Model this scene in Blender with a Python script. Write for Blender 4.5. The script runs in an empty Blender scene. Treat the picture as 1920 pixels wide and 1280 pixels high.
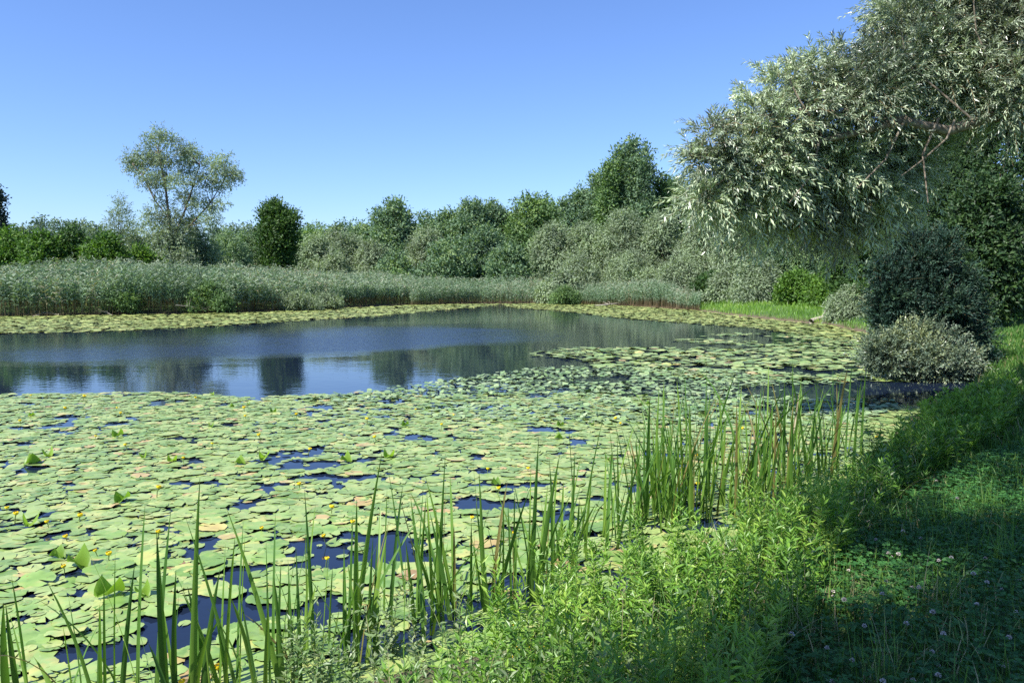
import bpy, math, random
import numpy as np
from mathutils import Vector
R = math.radians
rng = np.random.default_rng(7); random.seed(7)
sc = bpy.context.scene
C = sc.collection

# ------------------------------------------------------------------ camera, sky, sun
CAM = np.array([0.0, 0.0, 2.0]); F = 1493.0; PITCH = math.atan(110 / F)
cd = bpy.data.cameras.new('camera'); cam = bpy.data.objects.new('camera', cd); C.objects.link(cam)
cd.sensor_width = 36; cd.lens = 28.0; cd.clip_end = 3000; cd.clip_start = 0.05
cam.location = CAM; cam.rotation_euler = (math.pi / 2 - PITCH, 0, 0)
sc.camera = cam
SUN_EL, SUN_AZ = R(50), math.atan2(-0.80, -0.62)          # azimuth of the sun measured from +Y towards +X
S = np.array([math.sin(SUN_AZ) * math.cos(SUN_EL), math.cos(SUN_AZ) * math.cos(SUN_EL), math.sin(SUN_EL)])
w = bpy.data.worlds.new('World'); sc.world = w; w.use_nodes = True
nt = w.node_tree; bg = nt.nodes['Background']
sky = nt.nodes.new('ShaderNodeTexSky'); sky.sky_type = 'NISHITA'; sky.sun_disc = False
sky.sun_elevation = SUN_EL; sky.sun_rotation = SUN_AZ % (2 * math.pi)
sky.altitude = 0; sky.air_density = 1.0; sky.dust_density = 0.3; sky.ozone_density = 4.0
tint = nt.nodes.new('ShaderNodeMix'); tint.data_type = 'RGBA'; tint.blend_type = 'MULTIPLY'; tint.inputs[0].default_value = 1
tint.inputs[7].default_value = (.76, .875, 1.16, 1); nt.links.new(sky.outputs[0], tint.inputs[6])
nt.links.new(tint.outputs[2], bg.inputs[0]); bg.inputs[1].default_value = 0.097
sd = bpy.data.lights.new('sun', 'SUN'); sd.energy = 5.0; sd.angle = R(0.5); sd.color = (1, 0.965, 0.90)
sun = bpy.data.objects.new('sun', sd); C.objects.link(sun)
sun.rotation_euler = Vector(S).to_track_quat('Z', 'Y').to_euler()
sc.view_settings.view_transform = 'Standard'; sc.view_settings.look = 'None'
sc.view_settings.exposure = 0.92; sc.view_settings.gamma = 1
sc.cycles.max_bounces = 6; sc.cycles.transparent_max_bounces = 8
sc.cycles.diffuse_bounces = 3; sc.cycles.glossy_bounces = 3; sc.cycles.transmission_bounces = 3
sc.cycles.use_denoising = False; sc.cycles.use_adaptive_sampling = False; sc.cycles.sample_clamp_indirect = 4
sc.cycles.caustics_reflective = False; sc.cycles.caustics_refractive = False

# ------------------------------------------------------------------ helpers
def ray(px, py):
    a, b = (px - 960) / F, (640 - py) / F
    c, s = math.cos(PITCH), math.sin(PITCH)
    return np.array([a, c + b * s, -s + b * c])
def G(px, py, z=0.0):                    # the point at height z under a photo pixel
    d = ray(px, py); t = (z - CAM[2]) / d[2]; return CAM + d * t
def A(px, py, Y):                        # the point at distance Y
    d = ray(px, py); return CAM + d * (Y / d[1])
def project(p):
    q = np.atleast_2d(p) - CAM; c, s = math.cos(PITCH), math.sin(PITCH)
    f = q[:, 1] * c - q[:, 2] * s; u = q[:, 1] * s + q[:, 2] * c
    f = np.maximum(f, 1e-3)
    return 960 + F * q[:, 0] / f, 640 - F * u / f
def norm(v): return v / np.maximum(np.linalg.norm(v, axis=-1, keepdims=True), 1e-9)
def U(a, b, n=None): return rng.uniform(a, b, n)
def rdir(n): return norm(rng.normal(size=(n, 3)))

class MB:                                # collects quads and polygons of equal size, builds ONE mesh
    def __init__(s): s.v = []; s.f = []; s.n = 0; s.r = []; s.t = []; s.m = []
    def add(s, V, Fc, r=None, t=None, m=0):
        V = np.asarray(V, float).reshape(-1, 3); Fc = np.asarray(Fc, int)
        s.v.append(V); s.f.append(Fc + s.n)
        s.r.append(np.broadcast_to(0.5 if r is None else r, len(V)).astype(float))
        s.t.append(np.broadcast_to(0.5 if t is None else t, len(V)).astype(float))
        s.m.append(np.full(len(Fc), m)); s.n += len(V); return s
    def mesh(s, name, mats, smooth=False):
        me = bpy.data.meshes.new(name)
        V = np.concatenate(s.v); me.vertices.add(len(V)); me.vertices.foreach_set('co', V.ravel())
        tot = np.concatenate([np.full(len(f), f.shape[1]) for f in s.f]); idx = np.concatenate([f.ravel() for f in s.f])
        me.loops.add(len(idx)); me.loops.foreach_set('vertex_index', idx.astype(np.int32))
        me.polygons.add(len(tot)); st = np.concatenate([[0], np.cumsum(tot)[:-1]])
        me.polygons.foreach_set('loop_start', st.astype(np.int32))
        for m in (mats if isinstance(mats, (list, tuple)) else [mats]): me.materials.append(m)
        me.polygons.foreach_set('material_index', np.concatenate(s.m).astype(np.int32))
        me.polygons.foreach_set('use_smooth', np.full(len(tot), smooth))
        for nm, ar in (('rnd', s.r), ('t', s.t)):
            at = me.attributes.new(nm, 'FLOAT', 'POINT'); at.data.foreach_set('value', np.concatenate(ar))
        me.update(calc_edges=True); return me

def tag(o, label=None, cat=None, group=None, kind=None):
    if label: o['label'] = label
    if cat: o['category'] = cat
    if group: o['group'] = group
    if kind: o['kind'] = kind
    return o
def obj(name, data, parent=None, loc=None):
    o = bpy.data.objects.new(name, data); C.objects.link(o)
    if parent: o.parent = parent
    if loc is not None: o.location = loc
    return o
def thing(name, loc, label, cat, group=None):
    return tag(obj(name, None, None, loc), label, cat, group)
def copy_tree(root, loc, rz, sca, label=None):
    r = root.copy(); C.objects.link(r); r.location = loc; r.rotation_euler = (0, 0, rz); r.scale = (sca,) * 3
    if label: r['label'] = label
    for ch in root.children:
        c = ch.copy(); C.objects.link(c); c.parent = r
    return r

# ---- geometry makers (vectorised)
def leaves(mb, P, D, N, L, W, r, t=0.5, m=0, mid=0.45):
    n = len(P); D = norm(D); Sv = norm(np.cross(D, N)); Nv = np.cross(Sv, D)
    L = np.broadcast_to(L, n)[:, None]; W = np.broadcast_to(W, n)[:, None]
    V = np.stack([P, P + D * L * mid + Sv * W / 2 + Nv * W * .12, P + D * L - Nv * L * .06, P + D * L * mid - Sv * W / 2 + Nv * W * .12], 1)
    mb.add(V, np.arange(n * 4).reshape(n, 4), np.repeat(np.broadcast_to(r, n), 4), np.repeat(np.broadcast_to(t, n), 4), m)
def strips(mb, Pts, side, Wd, r, m=0, fold=0.0, t0=0.0, t1=1.0):
    n, k, _ = Pts.shape; side = norm(side)[:, None, :]
    Wd = Wd[:, :, None] / 2; r = np.broadcast_to(r, n)
    tt = np.linspace(t0, t1, k)
    if fold == 0:
        V = np.stack([Pts - side * Wd, Pts + side * Wd], 2); a = 2
    else:
        tan = norm(Pts[:, -1] - Pts[:, 0])[:, None, :]; nn = np.cross(side, tan)
        V = np.stack([Pts - side * Wd, Pts + nn * Wd * fold, Pts + side * Wd], 2); a = 3
    base = (np.arange(n) * k * a)[:, None, None]; j = (np.arange(k - 1) * a)[None, :, None]
    fs = []
    for c in range(a - 1):
        fs.append((base + j + np.array([c, c + 1, c + 1 + a, c + a])[None, None, :]).reshape(-1, 4))
    mb.add(V, np.concatenate(fs), np.repeat(r, k * a), np.tile(np.repeat(tt, a), n), m)
def blades(mb, B, H, az, lean, width, r, k=5, m=0, fold=0.0, curve=1.7, up=None, taper=.75):
    n = len(B); s = np.linspace(0, 1, k); H = np.broadcast_to(H, n); lean = np.broadcast_to(lean, n)
    d = np.stack([np.cos(az), np.sin(az), np.zeros(n)], 1)
    out = (H * lean)[:, None] * (s ** curve)[None, :]
    zz = (H)[:, None] * (s[None, :] - 0.45 * (lean[:, None] ** 2) * s[None, :] ** 3)
    Pts = B[:, None, :] + d[:, None, :] * out[:, :, None]; Pts[:, :, 2] += zz
    sa = az + np.pi / 2 + U(-.9, .9, n); side = np.stack([np.cos(sa), np.sin(sa), np.zeros(n)], 1)
    prof = np.clip((1 - s) ** taper, 0.03, 1); prof[0] *= .8
    Wd = np.broadcast_to(width, n)[:, None] * prof[None, :]
    strips(mb, Pts, side, Wd, r, m, fold)
    return Pts
def tube(mb, pts, rad, seg=6, r=0.5, m=0):
    pts = np.asarray(pts, float); k = len(pts); rad = np.broadcast_to(rad, k)
    tan = norm(np.gradient(pts, axis=0)); ref = np.array([0.3, 0.1, 1.0]) if abs(tan[0][2]) < .9 else np.array([1, .2, 0.0])
    a = norm(np.cross(tan, ref)); b = np.cross(tan, a); th = np.linspace(0, 2 * np.pi, seg, endpoint=False)
    V = pts[:, None] + rad[:, None, None] * (np.cos(th)[None, :, None] * a[:, None] + np.sin(th)[None, :, None] * b[:, None])
    i = np.arange(k - 1)[:, None] * seg; j = np.arange(seg)[None, :]; j2 = (j + 1) % seg
    mb.add(V, np.stack([i + j, i + j2, i + seg + j2, i + seg + j], -1).reshape(-1, 4), r, np.repeat(np.linspace(0, 1, k), seg), m)
    mb.add(V[-1], [list(range(seg))], r, 1, m)
def wob(p0, p1, amp, k=6, sag=0.0):
    p0 = np.asarray(p0, float); p1 = np.asarray(p1, float); s = np.linspace(0, 1, k)[:, None]
    P = p0 + (p1 - p0) * s; e = np.sin(s * np.pi); P = P + rng.normal(size=(k, 3)) * amp * e; P[:, 2] += (sag * e)[:, 0]; return P

# value noise
_T = rng.random((64, 64))
def noise(x, y):
    x = np.asarray(x, float); y = np.asarray(y, float)
    xi = np.floor(x).astype(int); yi = np.floor(y).astype(int); fx = x - xi; fy = y - yi
    fx = fx * fx * (3 - 2 * fx); fy = fy * fy * (3 - 2 * fy); g = lambda a, b: _T[a % 64, b % 64]
    return (g(xi, yi) * (1 - fx) + g(xi + 1, yi) * fx) * (1 - fy) + (g(xi, yi + 1) * (1 - fx) + g(xi + 1, yi + 1) * fx) * fy
def fbm(x, y): return (noise(x, y) + .5 * noise(2.1 * x + 7, 2.1 * y + 3) + .25 * noise(4.3 * x + 1, 4.3 * y + 9)) / 1.75
def inpoly(x, y, poly):
    x = np.asarray(x, float); y = np.asarray(y, float); c = np.zeros(x.shape, bool); n = len(poly)
    for i in range(n):
        x1, y1 = poly[i][:2]; x2, y2 = poly[(i + 1) % n][:2]
        hit = ((y1 > y) != (y2 > y)) & (x < (x2 - x1) * (y - y1) / ((y2 - y1) or 1e-9) + x1); c ^= hit
    return c

# ------------------------------------------------------------------ materials
def new_mat(name):
    m = bpy.data.materials.new(name); m.use_nodes = True; t = m.node_tree; t.nodes.clear()
    return m, t, t.nodes.new('ShaderNodeOutputMaterial')
def nd(t, typ, **kw):
    n = t.nodes.new(typ)
    for k, v in kw.items(): setattr(n, k, v)
    return n
def ramp(t, fac, stops):
    n = t.nodes.new('ShaderNodeValToRGB'); e = n.color_ramp.elements
    while len(e) < len(stops): e.new(0.5)
    for i, (p, c) in enumerate(stops): e[i].position = p; e[i].color = (*c, 1)
    t.links.new(fac, n.inputs[0]); return n.outputs[0]
def leaf_mat(name, stops, tstops=None, trans=0.3, rough=0.5, spec=0.3, scale=None, objrand=False, mottle=None):
    m, t, out = new_mat(name)
    a = nd(t, 'ShaderNodeAttribute', attribute_name='rnd'); fac = a.outputs['Fac']
    if objrand:
        oi = nd(t, 'ShaderNodeObjectInfo'); ad = nd(t, 'ShaderNodeMath', operation='MULTIPLY_ADD')
        t.links.new(oi.outputs['Random'], ad.inputs[0]); ad.inputs[1].default_value = .9; t.links.new(fac, ad.inputs[2])
        sb = nd(t, 'ShaderNodeMath', operation='SUBTRACT'); t.links.new(ad.outputs[0], sb.inputs[0]); sb.inputs[1].default_value = .45; fac = sb.outputs[0]
    if scale:
        ge = nd(t, 'ShaderNodeNewGeometry'); no = nd(t, 'ShaderNodeTexNoise'); no.inputs['Scale'].default_value = scale
        t.links.new(ge.outputs['Position'], no.inputs['Vector'])
        ad = nd(t, 'ShaderNodeMath', operation='MULTIPLY_ADD'); t.links.new(no.outputs[0], ad.inputs[0]); ad.inputs[1].default_value = .9
        t.links.new(fac, ad.inputs[2]); sb = nd(t, 'ShaderNodeMath', operation='SUBTRACT'); t.links.new(ad.outputs[0], sb.inputs[0]); sb.inputs[1].default_value = .45; fac = sb.outputs[0]
    col = ramp(t, fac, stops)
    if tstops:
        ta = nd(t, 'ShaderNodeAttribute', attribute_name='t'); tc = ramp(t, ta.outputs['Fac'], [(p, c) for p, c, _ in tstops])
        tf = ramp(t, ta.outputs['Fac'], [(p, (f, f, f)) for p, _, f in tstops])
        mx = nd(t, 'ShaderNodeMix', data_type='RGBA'); t.links.new(tf, mx.inputs[0]); t.links.new(col, mx.inputs[6]); t.links.new(tc, mx.inputs[7]); col = mx.outputs[2]
    if mottle:                                            # blotches and specks of decay on the leaf
        ge = nd(t, 'ShaderNodeNewGeometry')
        for sc_, lo_, hi_, cc, am in ((mottle, .56, .70, (.34, .32, .11), .65), (mottle * 4.5, .66, .76, (.22, .12, .05), .8), (mottle * 2, .30, .42, None, .35)):
            no = nd(t, 'ShaderNodeTexNoise'); no.inputs['Scale'].default_value = sc_; no.inputs['Detail'].default_value = 4; t.links.new(ge.outputs['Position'], no.inputs['Vector'])
            mr = nd(t, 'ShaderNodeMapRange'); mr.inputs['From Min'].default_value = lo_; mr.inputs['From Max'].default_value = hi_
            mr.inputs['To Min'].default_value = 0 if cc else am; mr.inputs['To Max'].default_value = am if cc else 0; t.links.new(no.outputs[0], mr.inputs[0])
            mx = nd(t, 'ShaderNodeMix', data_type='RGBA'); t.links.new(mr.outputs[0], mx.inputs[0]); t.links.new(col, mx.inputs[6]); mx.inputs[7].default_value = (*(cc or (.10, .17, .04)), 1); col = mx.outputs[2]
    pb = nd(t, 'ShaderNodeBsdfPrincipled'); pb.inputs['Roughness'].default_value = rough; pb.inputs['Specular IOR Level'].default_value = spec
    t.links.new(col, pb.inputs['Base Color'])
    if trans > 0:
        tr = nd(t, 'ShaderNodeBsdfTranslucent'); br = nd(t, 'ShaderNodeMix', data_type='RGBA', blend_type='MULTIPLY'); br.inputs[0].default_value = 1
        t.links.new(col, br.inputs[6]); br.inputs[7].default_value = (1.25, 1.35, .55, 1); t.links.new(br.outputs[2], tr.inputs[0])
        ms = nd(t, 'ShaderNodeMixShader'); ms.inputs[0].default_value = trans
        t.links.new(pb.outputs[0], ms.inputs[1]); t.links.new(tr.outputs[0], ms.inputs[2]); t.links.new(ms.outputs[0], out.inputs[0])
    else: t.links.new(pb.outputs[0], out.inputs[0])
    return m
def c3(a, k): return tuple(x * k for x in a)
def leafpal(name, base, var=.45, warm=(1.25, 1.05, .7), **kw):
    return leaf_mat(name, [(0, c3(base, 1 - var)), (.5, base), (1, tuple(b * wv * (1 + var * .6) for b, wv in zip(base, warm)))], **kw)
M = {}
M['green'] = leafpal('broadleaf_green', (.135, .235, .09), scale=.25)
M['blue'] = leafpal('cool_green_leaves', (.14, .232, .135), scale=.25)
M['grey'] = leafpal('silver_willow_leaves', (.225, .288, .18), scale=.3, warm=(1.08, 1.08, .95))
M['deep'] = leafpal('deep_green_leaves', (.055, .120, .032), scale=.3)
M['bright'] = leafpal('fresh_green_leaves', (.085, .180, .030), scale=.4)
M['conifer'] = leafpal('spruce_needles', (.020, .040, .030), trans=.05)
M['far'] = leafpal('haze_tinted_leaves', (.13, .20, .15), scale=.1)  # pale bluish cast stands in for haze on the distant trees
M['willow'] = leafpal('willow_leaves', (.31, .375, .26), var=.72, rough=.32, spec=.6, scale=.8, warm=(1.1, 1.08, .95), trans=.12)
M['bushshade'] = leafpal('shaded_bush_leaves', (.035, .078, .058), scale=.8, rough=.5, spec=.25, trans=.15)  # willow shade over the upper bush is put into this dark colour
M['silver'] = leafpal('sunlit_bush_leaves', (.16, .22, .15), scale=1.2, rough=.35, spec=.5, trans=.15)  # sunlight on the lower bush is put into this pale colour
M['shade'] = leafpal('shade_darkened_leaves', (.034, .075, .026), scale=.5, trans=.2)  # deep shade of the right bank trees is put into this colour
M['reed'] = leaf_mat('reed_leaves', [(0, (.09, .155, .10)), (.5, (.17, .285, .155)), (.88, (.30, .38, .28)), (1, (.34, .31, .19))],
                     [(0, (.15, .08, .04), .95), (.3, (.16, .10, .05), .75), (.5, (.1, .12, .06), .1), (.88, (.26, .28, .18), .1), (1, (.24, .20, .15), .5)], trans=.25, scale=.2)
M['iris'] = leaf_mat('iris_blades', [(0, (.04, .11, .02)), (.5, (.10, .215, .035)), (.93, (.21, .33, .05)), (1, (.21, .17, .06))],
                     [(0, (.20, .25, .06), .6), (.25, (.12, .2, .03), .1), (.9, (.1, .2, .03), 0), (1, (.12, .06, .03), .6)], trans=.35, rough=.4, spec=.4)
M['weed'] = leaf_mat('weed_leaves', [(0, (.065, .16, .02)), (.5, (.155, .31, .035)), (1, (.31, .44, .07))], trans=.3, rough=.4, spec=.5, scale=1.3)
M['weeddull'] = leaf_mat('oval_leaves', [(0, (.09, .17, .05)), (.5, (.15, .25, .08)), (1, (.30, .36, .20))], trans=.35, rough=.4)
M['grass'] = leaf_mat('grass_blades', [(0, (.045, .12, .025)), (.55, (.09, .21, .035)), (.9, (.17, .28, .06)), (1, (.42, .36, .2))], trans=.35, scale=.9)
M['clover'] = leaf_mat('clover_leaves', [(0, (.03, .11, .03)), (1, (.08, .22, .05))], trans=.3, rough=.5)
M['pad'] = leaf_mat('lily_pads', [(0, (.13, .22, .055)), (.35, (.22, .31, .09)), (.75, (.295, .37, .125)), (.93, (.40, .42, .14)), (1, (.40, .30, .13))],
                    trans=0, rough=.4, spec=.5, scale=5, mottle=7, objrand=False)
M['padnear'] = leaf_mat('lily_pads_near', [(0, (.13, .23, .05)), (.4, (.205, .32, .08)), (.8, (.275, .37, .115)), (1, (.38, .40, .12))],
                    trans=0, rough=.4, spec=.45, scale=9, mottle=9, objrand=True)
M['padbrown'] = leaf_mat('withered_pads', [(0, (.20, .12, .07)), (.5, (.34, .25, .11)), (1, (.42, .38, .14))], trans=0, rough=.6, scale=8, objrand=True)
M['padup'] = leaf_mat('upturned_pads', [(0, (.11, .22, .03)), (1, (.27, .42, .06))], trans=.45, rough=.4, objrand=True)
M['padfar'] = leaf_mat('far_lily_pads', [(0, (.16, .22, .06)), (.5, (.26, .31, .09)), (1, (.38, .39, .13))], trans=0, rough=.5, scale=.5)
M['small'] = leaf_mat('small_pads', [(0, (.13, .22, .08)), (.5, (.22, .31, .14)), (1, (.30, .37, .19))], trans=0, rough=.4, scale=.6)
def simple(name, col, rough=.7, noise_scale=None, col2=None, spec=.3, bump=0):
    m, t, out = new_mat(name); pb = nd(t, 'ShaderNodeBsdfPrincipled'); pb.inputs['Roughness'].default_value = rough
    pb.inputs['Specular IOR Level'].default_value = spec; pb.inputs['Base Color'].default_value = (*col, 1)
    if noise_scale:
        tc = nd(t, 'ShaderNodeTexCoord'); no = nd(t, 'ShaderNodeTexNoise'); no.inputs['Scale'].default_value = noise_scale; no.inputs['Detail'].default_value = 6
        t.links.new(tc.outputs['Object'], no.inputs[0]); t.links.new(ramp(t, no.outputs[0], [(.35, col), (.65, col2)]), pb.inputs['Base Color'])
        if bump:
            b = nd(t, 'ShaderNodeBump'); b.inputs['Strength'].default_value = bump; t.links.new(no.outputs[0], b.inputs['Height']); t.links.new(b.outputs[0], pb.inputs['Normal'])
    t.links.new(pb.outputs[0], out.inputs[0]); return m
M['bark'] = simple('bark', (.09, .065, .045), .9, 9, (.22, .17, .12), bump=.6)
M['barkwarm'] = simple('willow_bark', (.10, .075, .05), .95, 22, (.27, .23, .18), bump=.6)
M['twig'] = simple('green_stems', (.16, .15, .05), .6, 20, (.11, .19, .05))
M['twigbrown'] = simple('willow_twigs', (.20, .12, .06), .6, 15, (.30, .22, .11))
M['dead'] = simple('bleached_wood', (.30, .26, .20), .85, 14, (.52, .47, .39), bump=.4)
M['yellow'] = simple('yellow_petals', (.85, .62, .02), .45)
M['yellow2'] = simple('flower_disk', (.55, .50, .05), .5)
M['white'] = simple('white_petals', (.8, .78, .76), .6)
M['cloverhead'] = simple('clover_petals', (.70, .66, .60), .8, 60, (.50, .42, .36))
M['padstem'] = simple('lily_stalk', (.12, .17, .05), .5)

# ground
m, t, out = new_mat('bank_soil'); pb = nd(t, 'ShaderNodeBsdfPrincipled'); pb.inputs['Roughness'].default_value = .95
ge = nd(t, 'ShaderNodeNewGeometry'); sx = nd(t, 'ShaderNodeSeparateXYZ'); t.links.new(ge.outputs['Position'], sx.inputs[0])
no = nd(t, 'ShaderNodeTexNoise'); no.inputs['Scale'].default_value = 3.2; no.inputs['Detail'].default_value = 8; t.links.new(ge.outputs['Position'], no.inputs[0])
gc = ramp(t, no.outputs[0], [(.3, (.035, .075, .018)), (.55, (.06, .12, .025)), (.72, (.10, .12, .04))])
mr = nd(t, 'ShaderNodeMapRange'); mr.inputs['From Min'].default_value = .03; mr.inputs['From Max'].default_value = .22; t.links.new(sx.outputs[2], mr.inputs[0])
mx = nd(t, 'ShaderNodeMix', data_type='RGBA'); t.links.new(mr.outputs[0], mx.inputs[0]); mx.inputs[6].default_value = (.11, .075, .045, 1); t.links.new(gc, mx.inputs[7])
t.links.new(mx.outputs[2], pb.inputs['Base Color']); bp = nd(t, 'ShaderNodeBump'); bp.inputs['Strength'].default_value = .7; t.links.new(no.outputs[0], bp.inputs['Height']); t.links.new(bp.outputs[0], pb.inputs['Normal'])
t.links.new(pb.outputs[0], out.inputs[0]); M['soil'] = m

# water: dark body, clear surface, wind-ruffled patches
m, t, out = new_mat('pond_water'); pb = nd(t, 'ShaderNodeBsdfPrincipled')
pb.inputs['Base Color'].default_value = (.010, .017, .036, 1); pb.inputs['Roughness'].default_value = .02; pb.inputs['IOR'].default_value = 1.333
ge = nd(t, 'ShaderNodeNewGeometry')
def mapped(scale, loc=(0, 0, 0)):
    mp = nd(t, 'ShaderNodeMapping'); mp.inputs['Scale'].default_value = scale; mp.inputs['Location'].default_value = loc; t.links.new(ge.outputs['Position'], mp.inputs[0]); return mp.outputs[0]
n1 = nd(t, 'ShaderNodeTexNoise'); n1.inputs['Scale'].default_value = 5; n1.inputs['Detail'].default_value = 3; t.links.new(mapped((1, 1, 1)), n1.inputs[0])
n2 = nd(t, 'ShaderNodeTexNoise'); n2.inputs['Scale'].default_value = .6; n2.inputs['Detail'].default_value = 2; t.links.new(mapped((.5, 1, 1)), n2.inputs[0])
# ruffled band of wind: an ellipse of the open water, edges broken by noise
sx = nd(t, 'ShaderNodeSeparateXYZ'); t.links.new(ge.outputs['Position'], sx.inputs[0])
nm = nd(t, 'ShaderNodeTexNoise'); nm.inputs['Scale'].default_value = .16; nm.inputs['Detail'].default_value = 3; t.links.new(mapped((.35, 1, 1), (3, 0, 0)), nm.inputs[0])
def math_(op, a, b):
    n = nd(t, 'ShaderNodeMath', operation=op)
    for i, v in enumerate((a, b)):
        if isinstance(v, (int, float)): n.inputs[i].default_value = v
        else: t.links.new(v, n.inputs[i])
    return n.outputs[0]
yy = math_('ADD', math_('MULTIPLY', sx.outputs[1], 1.0), math_('MULTIPLY', math_('SUBTRACT', nm.outputs[0], .5), 16))
yy = math_('SUBTRACT', yy, math_('MULTIPLY', sx.outputs[0], .55))
lo = nd(t, 'ShaderNodeMapRange'); lo.inputs['From Min'].default_value = 24; lo.inputs['From Max'].default_value = 27; t.links.new(yy, lo.inputs[0])
hi = nd(t, 'ShaderNodeMapRange'); hi.inputs['From Min'].default_value = 33; hi.inputs['From Max'].default_value = 43; hi.inputs['To Min'].default_value = 1; hi.inputs['To Max'].default_value = .10; t.links.new(yy, hi.inputs[0])
fx = nd(t, 'ShaderNodeMapRange'); fx.inputs['From Min'].default_value = -3; fx.inputs['From Max'].default_value = 4; fx.inputs['To Min'].default_value = 1; fx.inputs['To Max'].default_value = .06; t.links.new(math_('ADD', sx.outputs[0], math_('MULTIPLY', math_('SUBTRACT', nm.outputs[0], .5), 12)), fx.inputs[0])
wind = math_('MULTIPLY', math_('MULTIPLY', lo.outputs[0], hi.outputs[0]), fx.outputs[0])
fl_ = nd(t, 'ShaderNodeMapRange'); fl_.inputs['From Min'].default_value = -17; fl_.inputs['From Max'].default_value = -8; fl_.inputs['To Min'].default_value = .12; t.links.new(math_('ADD', sx.outputs[0], math_('MULTIPLY', math_('SUBTRACT', nm.outputs[0], .5), 14)), fl_.inputs[0]); wind = math_('MULTIPLY', wind, fl_.outputs[0])
hgt = math_('ADD', math_('MULTIPLY', math_('MULTIPLY', n1.outputs[0], wind), .012), math_('ADD', math_('MULTIPLY', n1.outputs[0], .0018), math_('MULTIPLY', n2.outputs[0], .005)))
bp = nd(t, 'ShaderNodeBump'); bp.inputs['Strength'].default_value = 1; bp.inputs['Distance'].default_value = 1; t.links.new(hgt, bp.inputs['Height']); t.links.new(bp.outputs[0], pb.inputs['Normal'])
rg = math_('ADD', .02, math_('MULTIPLY', math_('MULTIPLY', wind, n1.outputs[0]), .45)); t.links.new(rg, pb.inputs['Roughness'])
t.links.new(pb.outputs[0], out.inputs[0]); M['water'] = m

# ------------------------------------------------------------------ pond outline and ground
shore_px = [(0, 593), (240, 590), (450, 586), (640, 577), (760, 572), (900, 568), (1050, 568), (1180, 573), (1300, 581), (1400, 594), (1480, 602), (1560, 610),
            (1625, 624), (1660, 650), (1720, 690), (1830, 712), (1800, 728), (1745, 758), (1690, 805), (1640, 870), (1560, 935), (1450, 1000), (1330, 1045), (1200, 1085), (1090, 1140), (1000, 1200),
            (850, 1250), (640, 1290)]
POND = [tuple(G(x, y)[:2]) for x, y in shore_px] + [(-1.7, 3.55), (-2.6, 3.5), (-4.5, 2.9), (-9, 2.0), (-20, 4), (-40, 9), (-60, 28), (-58, 48)]
POND = np.array(POND)
def sdist(x, y):
    x = np.asarray(x, float); y = np.asarray(y, float); d = np.full(x.shape, 1e9)
    for i in range(len(POND)):
        a = POND[i]; b = POND[(i + 1) % len(POND)]; ab = b - a; L2 = (ab ** 2).sum()
        s = np.clip(((x - a[0]) * ab[0] + (y - a[1]) * ab[1]) / L2, 0, 1)
        d = np.minimum(d, np.hypot(x - a[0] - s * ab[0], y - a[1] - s * ab[1]))
    return np.where(inpoly(x, y, POND), -d, d)
def gz(x, y):
    x = np.asarray(x, float); y = np.asarray(y, float)
    d = sdist(x, y) + (noise(x * 1.3, y * 1.3) - .5) * .35
    o = .72 * (1 - np.exp(-np.maximum(d, 0) / 2.4)) + .06 * (fbm(x * .8, y * .8) - .5) * np.clip(d, 0, 1) + np.clip(d - 6, 0, 30) * .006
    return np.where(d > 0, o + .015, -np.minimum(.9, -d * .3) - .01)
def lin(a, b, n, p=1.0): s = np.linspace(0, 1, n); return a + (b - a) * s ** p
xs = np.concatenate([-lin(8, 1500, 60, 3.2)[::-1][:-1], np.arange(-8, 18, .14), lin(18, 1500, 60, 3.2)])
ys = np.concatenate([-lin(6, 600, 20, 3)[::-1][:-1], np.arange(-6, 22, .16), lin(22, 2600, 110, 3.4)])
X, Y = np.meshgrid(xs, ys); Z = gz(X, Y)
mb = MB(); i = np.arange(len(ys) - 1)[:, None] * len(xs); j = np.arange(len(xs) - 1)[None, :]
mb.add(np.stack([X, Y, Z], -1), np.stack([i + j, i + j + 1, i + j + 1 + len(xs), i + j + len(xs)], -1).reshape(-1, 4))
tag(obj('ground', mb.mesh('ground', M['soil'], True)), kind='structure')
mb = MB(); mb.add([[-75, 0, 0], [30, 0, 0], [30, 95, 0], [-75, 95, 0]], [[0, 1, 2, 3]])
tag(obj('water', mb.mesh('water', M['water'])), kind='structure')

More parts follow.
